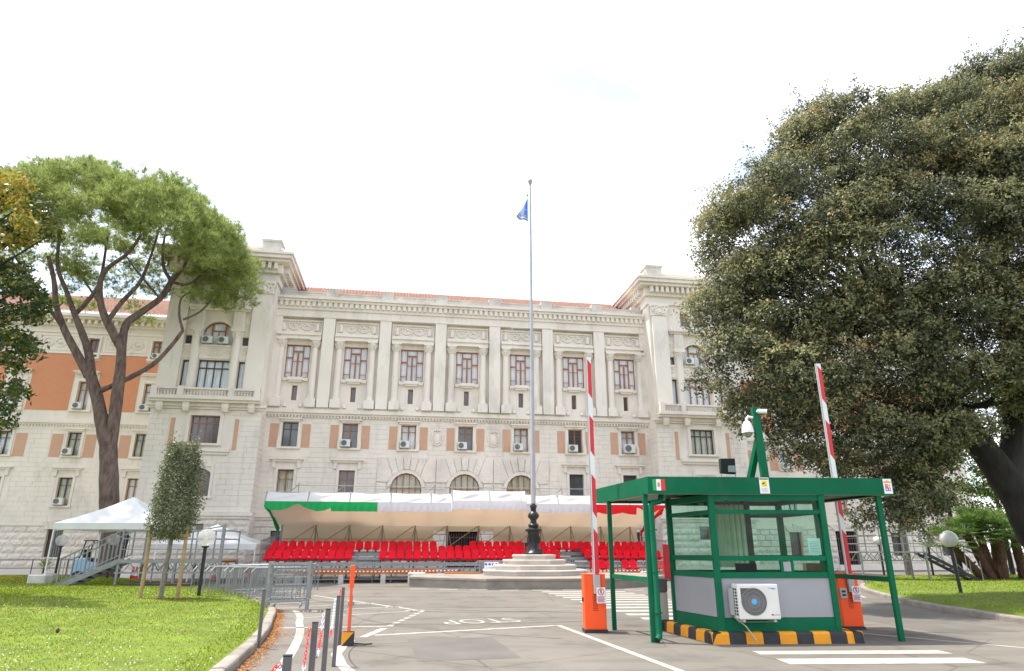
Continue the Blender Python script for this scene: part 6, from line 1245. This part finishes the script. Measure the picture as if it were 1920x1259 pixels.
# --- umbrella pine on the left
PB = (-20.55, 35.2, .2); pine = thing('umbrella_pine', 'umbrella pine with forked reddish trunk and flat green crown behind the tent', 'tree', PB)
def pp(x, y, Y=35.2): return tuple(Vector(ray_at(x, y, Y))-Vector(PB))
mb = MB(); limb(mb, [(0, 0, -.3), pp(206, 1040), pp(205, 960), pp(204, 880), pp(203, 830)], .50, .44, 16); trunk_ = mb
limb(mb, [pp(203, 850), pp(193, 800), pp(182, 745), pp(170, 705)], .37, .29, 12); limb(mb, [pp(205, 840), pp(213, 795), pp(220, 740), pp(226, 690), pp(228, 650)], .33, .25, 12); part('trunk', mb, BARK_P, pine, smooth=True)
mb = MB()
for pts, a, b in [([(166, 705, 0), (145, 665, -.2), (120, 617, -.6), (106, 575, -1), (101, 525, -1.5), (90, 480, -2)], .26, .10), ([(172, 705, 0), (166, 660, .2), (152, 620, .4), (138, 585, .6), (124, 545, .5), (108, 500, 0), (112, 440, 0)], .25, .08), ([(140, 590, .6), (160, 570, 1), (185, 535, 1.4), (195, 490, 1.5), (203, 430, 1.5)], .15, .06),
                  ([(228, 655, 0), (206, 615, -.4), (190, 575, -.8), (187, 535, -1), (200, 505, -1.2), (240, 475, -1.5), (265, 440, -1.5)], .24, .07), ([(200, 605, -.5), (230, 565, -.2), (262, 530, 0), (283, 480, .4), (300, 425, .5)], .15, .05), ([(228, 655, 0), (236, 610, .5), (262, 588, 1), (300, 560, 1.5), (322, 527, 2)], .24, .16), ([(322, 527, 2), (345, 500, 2.3), (358, 470, 2.5)], .14, .05), ([(322, 527, 2), (308, 505, 1.5), (305, 470, 1), (312, 430, 1)], .13, .05), ([(325, 530, 2), (355, 533, 2.5), (390, 505, 3), (430, 480, 3)], .10, .03), ([(186, 734, 0), (230, 715, .3), (285, 685, .6), (320, 650, 1), (343, 620, 1.2)], .15, .10), ([(343, 620, 1.2), (336, 590, 1.2), (340, 560, 1), (358, 548, 1)], .09, .04), ([(343, 600, 1.2), (375, 585, 1.4), (400, 560, 1.6), (425, 545, 1.6)], .07, .02), ([(300, 560, 1.5), (270, 525, 2.4), (250, 500, 3), (230, 470, 4)], .08, .03), ([(228, 640, 0), (180, 560, 3), (140, 500, 4)], .1, .04), ([(120, 617, -.6), (80, 560, -2), (40, 500, -3), (10, 450, -3)], .12, .04)]:
    limb(mb, [tuple(Vector(pp(x, y, 35.2+dy))) for x, y, dy in pts], a, b, 8)
part('limbs', mb, BARK_P, pine, smooth=True)
cx, cz = -24.3, 16.4; tuft = []; up = []
for k in range(430):
    r = math.sqrt(RS.rand()); a = RS.rand()*2*PI; x = cx+8.9*r*math.cos(a); y = 35.0+6.6*r*math.sin(a); z = cz+6.0*math.sqrt(max(0, 1-r*r*.97))-.9*RS.rand()-.8*max(0, r-.8)*5*RS.rand()+.28*math.sin(x*1.25+y*.4)+.25*math.sin(x*2.6-y*.9)
    if x > -17.3: z -= .9*(x+17.3)*.4
    R_ = RS.uniform(.4, 1.05); n = int(52*R_); q, d = ball((x, y, z), (R_, R_, R_*.55), n, .3); tuft.append(q); up.append(d*.6+np.array([0, 0, .75]))
for k in range(75):                                                           # lower skirt of foliage
    a = RS.rand()*2*PI; r = RS.uniform(.45, 1.0); x = cx+8.8*r*math.cos(a); y = 35+6.2*r*math.sin(a); z = cz+.2+2.4*(1-r)+RS.rand()*1.2; R_ = RS.uniform(.45, .8); n = int(24*R_); q, d = ball((x, y, z), (R_, R_, R_*.4), n, .2); tuft.append(q); up.append(d*.6+np.array([0, 0, .7]))
for (x, y, dy) in ((415, 570, 1.6), (440, 540, 1.8), (455, 515, 2), (400, 560, 1.4), (385, 555, 1.2), (470, 500, 2), (352, 550, 1), (430, 575, 1.6), (420, 545, 1.5)):
    c = ray_at(x, y, 35.2+dy); q, d = ball(c, (.8, .8, .45), 40, .2); tuft.append(q); up.append(d*.6+np.array([0, 0, .7]))
for k in range(260):                                                            # upright tufts that break the top outline
    r = math.sqrt(RS.rand()); a = RS.rand()*2*PI; x = cx+9.0*r*math.cos(a); y = 35.0+6.7*r*math.sin(a); z = cz+6.1*math.sqrt(max(0, 1-r*r*.97))+.35*RS.rand()+.28*math.sin(x*1.25+y*.4)+.25*math.sin(x*2.6-y*.9); q, d = ball((x, y, z), (.32, .32, .34), 9, .1); tuft.append(q); up.append(d*.3+np.array([.35*math.cos(a)*r, .35*math.sin(a)*r, 1.1]))
T = np.concatenate(tuft); U = unit(np.concatenate(up)+RS.normal(size=(len(T), 3))*.25); nn = 15
d = unit(U[:, None, :]*.75+RS.normal(size=(len(T), nn, 3))*.5); L = (.24+.22*RS.rand(len(T), nn, 1)); side = unit(np.cross(d, RS.normal(size=d.shape)))*.013
B0 = T[:, None, :]+d*.02; V = np.stack([B0-side, B0+side, B0+d*L], 2).reshape(-1, 3)-np.array(PB)
link('crown', npmesh('crown', V, np.arange(len(V)).reshape(-1, 3), L_PINE), pine)
# --- magnolia at the left edge
MBs = (-18.4, 20.3, .2); mag = thing('magnolia', 'glossy magnolia with yellowing upper leaves at the left edge', 'tree', MBs); P = []; PYl = []; lim = []
cl = [(0, 350), (20, 380), (50, 370), (60, 400), (85, 395), (30, 420), (70, 430), (95, 430), (20, 460), (55, 455), (10, 500), (45, 500), (60, 540), (20, 545), (70, 545), (40, 580), (10, 590), (70, 585), (85, 570), (20, 630), (50, 650), (70, 655), (15, 670), (40, 690), (5, 720), (45, 735), (15, 755), (10, 790), (30, 620), (-20, 400), (-30, 500), (-30, 600), (-40, 700), (60, 350), (35, 345), (100, 425), (-10, 330), (-60, 380), (-60, 480), (-60, 560)]
for (x, y) in cl:
    for k in range(3):
        Y = 20+RS.uniform(-1.4, 1.4); c = np.array(ray_at(x-8+RS.uniform(-14, 14), y+RS.uniform(-14, 14), Y)); q, d_ = ball(c, (.42, .42, .32), 75 if y < 640 else 45, .2); (PYl if (y < 475 and RS.rand() < .75) else P).append(q); lim.append(c)
for (X, Yv, Zv, r) in ((-19.5, 20.5, 9, 2.2), (-19.8, 20.8, 11.5, 1.8), (-19.5, 20.5, 6.5, 1.7)): q, d_ = ball((X, Yv, Zv), (r, r, r), 2600, .5); (PYl if Zv > 11 else P).append(q)
P = np.concatenate(P); V, F = leaves(P, .20, .085, np.array([0, 0, 1.]), .4); link('crown', npmesh('crown', V-np.array(MBs), F, L_MAG), mag)
P = np.concatenate(PYl); V, F = leaves(P, .19, .08, np.array([0, 0, 1.]), .5); link('upper_leaves', npmesh('upper_leaves', V-np.array(MBs), F, L_MAGY), mag, label='yellowing upper leaves of the magnolia')
mb = MB(); limb(mb, [(0, 0, -.3), (-.2, .1, 3), (-.6, .2, 7), (-1, .2, 11.5)], .24, .07, 10); part('trunk', mb, BARK_O, mag, smooth=True); mb = MB()
for c in lim[::3]: t = Vector(c)-Vector(MBs); limb(mb, [Vector((-.4, .1, max(2.5, t.z-1.6))), (Vector((-.4, .1, t.z-1))+t)/2, t], .06, .012, 5, .15)
part('limbs', mb, BARK_O, mag, smooth=True)
fl_ = []
for (x, y) in ((68, 420), (5, 442)): mb = MB(); c = Vector(ray_at(x, y, 18.6))-Vector(MBs); mb.lathe([(.01, -.02), (.045, 0), (.06, .03), (.05, .05), (.015, .035)], 9, c); part('blossom', mb, STICK, mag, smooth=True)
# --- young clipped holly with stakes
YB = (-10.22, 20.56, .2); yt = thing('young_tree', 'young clipped evergreen tree standing between two wooden stakes', 'tree', YB)
n = 17000; z = 1.72+2.8*RS.rand(n); env = np.interp(z, [1.7, 2.1, 2.6, 3.6, 4.3, 4.6, 4.68], [.5, .82, .84, .72, .58, .48, .1]); a = RS.rand(n)*2*PI; env *= .80*(1+.10*np.sin(a*3+z*2)+.10*np.sin(a*5-z*5)); r = env*np.sqrt(.25+.75*RS.rand(n))*(1+.10*RS.normal(size=n)); lean = 0*z
P = np.stack([r*np.cos(a)+lean, r*np.sin(a), z+RS.normal(size=n)*.05], 1); i_ = RS.randint(0, n, 90); sh = np.concatenate([P[i_]*np.array([1.12, 1.12, 1])+np.array([0, 0, .06])*q_+RS.normal(size=(90, 3))*.03 for q_ in range(9)]); P = np.concatenate([P, sh]); a = np.concatenate([a, np.tile(a[i_], 9)]); N_ = np.stack([np.cos(a), np.sin(a), 0*a+.3], 1); V, F = leaves(P, .07, .04, N_, .5); link('crown', npmesh('crown', V, F, L_HOLLY), yt)
mb = MB(); limb(mb, [(-.04, 0, -.1), (-.02, 0, .8), (.02, 0, 1.6), (0, 0, 2.6), (0, 0, 4.3)], .078, .025, 10); part('trunk', mb, BARK_Y, yt, smooth=True); mb = MB()
for k in range(14): a = k*2.4; zz = 1.7+k*.17; limb(mb, [(.08, 0, zz), (.08+.3*math.cos(a), .3*math.sin(a), zz+.25), (.1+.6*math.cos(a), .6*math.sin(a), zz+.4)], .025, .006, 5)
part('limbs', mb, BARK_Y, yt, smooth=True)
for x, lb in ((-.58, 'left wooden stake of the young tree'), (.5, 'right wooden stake of the young tree')):
    o = thing('tree_stake', lb, 'stake', (YB[0]+x, YB[1]-.1, .15), 0, 'stakes of the young tree'); mb = MB(); mb.tube([(0, 0, -.05), (.015, 0, .9), (0, 0, 2.15)], [.055, .052, .05], 10); part('pole', mb, STAKE, o, smooth=True)
o = thing('stake_crossbar', 'weathered rail tying the two stakes together below the crown', 'rail', (YB[0], YB[1], 2.0)); mb = MB(); mb.beam((-.5, -.16, .0), (.66, -.16, -.02), .05, .09); part('board', mb, STAKE, o)
# --- fan palms on the right lawn
def fan(mb, base, dirv, L, nf=13):
    d = Vector(dirv).normalized(); s_ = d.cross(Vector((0, 0, 1))).normalized(); u_ = s_.cross(d); h_ = Vector(base)+d*L*.55; mb.tube([base, h_], .012, 4)
    for k in range(nf):
        a = -1.25+2.5*k/(nf-1); e = (d*math.cos(a)+s_*math.sin(a)).normalized(); tip = h_+e*L*.62+Vector((0, 0, -.10*L*random.random())); w = e.cross(u_).normalized()*.022*L*1.2; mid = h_+e*L*.32; n0 = len(mb.v); mb.v += [tuple(h_), tuple(mid+w), tuple(tip), tuple(mid-w)]; mb.f.append((n0, n0+1, n0+2, n0+3))
pl_ = [((22.6, 33.4), (-1.5, -.2, 1.6), .17), ((22.9, 33.3), (-.75, .1, 2.0), .19), ((23.2, 33.5), (-.25, .3, 2.3), .18), ((23.4, 33.2), (.1, -.1, 2.2), .18), ((24.5, 33.4), (.05, .1, 1.95), .2), ((23.7, 34.0), (.5, .5, 2.2), .17)]
pn = ['leftmost, most tilted stem of the fan palm clump', 'second fan palm stem from the left, leaning left', 'third fan palm stem from the left', 'fourth fan palm stem from the left', 'upright fan palm stem at the right of the clump', 'rear fan palm stem behind the clump']
for k, ((x, y), (dx, dy, h), r) in enumerate(pl_):
    o = thing('fan_palm', pn[k], 'palm', (x, y, .25), 0, 'fan palms on the right lawn'); mb = MB(); top = Vector((dx, dy, h)); pts = [Vector((0, 0, -.1)), top*.35+Vector((0, 0, -.05)), top*.7, top]; limb(mb, pts, r*1.15, r*.95, 12, .03)
    for j in range(46): t = random.random(); c = top*t; a = random.random()*2*PI; e = Vector((math.cos(a), math.sin(a), .9)); mb.tube([c+e*r*.75, c+e*r*1.35], [.035, .008], 4)
    part('trunk', mb, PALMB, o); mb = MB()
    for j in range(34): a = j*2.399; el = random.uniform(-.45, 1.2); e = Vector((math.cos(a)*math.cos(el), math.sin(a)*math.cos(el), math.sin(el))); fan(mb, top, e, random.uniform(.95, 1.35))
    part('crown', mb, L_PALM, o)
# yucca in its planter
yu = thing('yucca', 'spiky yucca growing in the cream planter by the large tent', 'plant', (-19.9, 29.6, .62)); mb = MB(); mb.tube([(0, 0, -.05), (.02, 0, .25)], .06, 8); part('stem', mb, PALMB, yu); mb = MB()
for j in range(70): a = j*2.399; el = -.2+1.5*random.random(); L = random.uniform(.45, .75); e = Vector((math.cos(a)*math.cos(el), math.sin(a)*math.cos(el), math.sin(el))); s_ = e.cross(Vector((0, 0, 1))).normalized()*.02; b = Vector((.02, 0, .25)); m_ = b+e*L*.6; t = b+e*L-Vector((0, 0, .1)); n0 = len(mb.v); mb.v += [tuple(b), tuple(m_+s_), tuple(t), tuple(m_-s_)]; mb.f.append((n0, n0+1, n0+2, n0+3))
part('leaves', mb, leafmat('yucca_leaf', [(0, (.10, .16, .04)), (.6, (.22, .28, .08)), (1, (.40, .40, .16))], .3, .5), yu)
# --- background trees and shrubs behind the oak
def bgtree(name, label, cat_, base, h, crown, lm, n, L, W, bark=BARK_O, r0=.14):
    o = thing(name, label, cat_, base); mb = MB(); limb(mb, [(0, 0, -.2), (.05, 0, h*.5), (0, .05, h)], r0, r0*.5, 8); part('trunk', mb, bark, o, smooth=True); P = []
    for (x, y, z, a, b, c) in crown:
        k = max(6, int(7*(a*b*c)**(2/3)))
        cc, dd = ball((x, y, z), (a, b, c), k, .6)
        for p in cc: q, e = ball(p, (.5, .5, .4), n//k, .15); P.append(q)
    P = np.concatenate(P); V, F = leaves(P, L, W, np.array([0, 0, 1.]), .4); link('crown', npmesh('crown', V, F, lm, RS.rand(len(F))), o); return o
bgtree('magnolia', 'yellow-flecked magnolia behind the oak, above the fan palms', 'tree', (23.5, 36.5, .25), 5.5, [(-.6, 0, 4.6, 2.2, 1.8, 1.4), (.6, 0, 6.2, 2.6, 2.0, 1.8), (-1.6, 0, 3.6, 1.2, 1.2, .9), (1.9, -.5, 4.4, 1.5, 1.5, 1.5)], L_MAG, 2200, .17, .08)
bgtree('slender_tree', 'slender grey-trunked tree in front of the right wing', 'tree', (22.3, 39.2, .2), 6.5, [(-.4, 0, 4.6, 1.5, 1.3, 1.6), (.2, 0, 6.5, 1.8, 1.5, 1.8), (-1.7, 0, 5.6, 1.2, 1.0, 1.5)], L_OAK, 2600, .12, .05, BARK_Y, .2)
bgtree('bright_tree', 'bright green sunlit tree behind the oak trunk at the right edge', 'tree', (28.0, 39, .2), 6, [(0, 0, 5.5, 2.6, 2.2, 2.6), (-1.2, -.5, 3.6, 1.6, 1.5, 1.3), (1.5, 0, 8, 2.4, 2.0, 2.4), (-1.6, 0, 8.6, 1.4, 1.4, 1.4), (2.5, 0, 4, 2, 1.8, 1.8)], L_BUSH, 2800, .16, .08)
bgtree('round_shrub', 'round bright green shrub at the right edge behind the oak', 'shrub', (26.9, 34.4, .25), .9, [(0, 0, 1.1, 1.1, 1.0, .95), (.9, .2, 1.5, .9, .9, .8), (-.3, 0, .7, .9, .8, .5)], L_BUSH, 2400, .09, .05, BARK_Y, .05)
# bare earth ring under the young tree, dropped leaves and a cone
P = np.array([(YB[0]+RS.normal()*.55, YB[1]-.1+RS.normal()*.22, .22+.03*RS.rand()) for _ in range(900)]); V, F = leaves(P, .07, .03, np.array([0, 0, 1.]), 2); o = link('mulch', npmesh('mulch', V, F, leafmat('mulch_leaf', [(0, (.10, .06, .03)), (1, (.26, .16, .08))], .1, .9))); tag(o, 'brown mulch scattered round the foot of the young tree', 'mulch', kind='stuff')
P = []
for _ in range(420):
    x = RS.uniform(-30, -5); y = RS.uniform(9, 34); P.append((x, y))
P = np.array(P); k = inpoly(P[:, 0], P[:, 1], polyL); P = P[k]; P = np.concatenate([P, np.stack([RS.normal(-21.5, 1.6, 500), RS.normal(29.5, 1.2, 500)], 1)]); P = np.column_stack([P, lawn_h(P[:, 0], P[:, 1])+.05]); V, F = leaves(P, .07, .035, np.array([0, -.3, 1.]), 2); o = link('fallen_leaves', npmesh('fallen_leaves', V, F, MATS['litter_leaf'])); tag(o, 'fallen orange leaves scattered on the left lawn', 'leaves', kind='stuff')
pc = thing('pine_cone', 'dark pine cone lying on the lawn near the bottom left', 'pine cone', (-7.75, 12.2, .24)); pc.scale = (.55,)*3; mb = MB(); mb.lathe([(.01, 0), (.05, .03), (.06, .08), (.04, .13), (.01, .16)], 10); part('cone', mb, PALMB, pc)
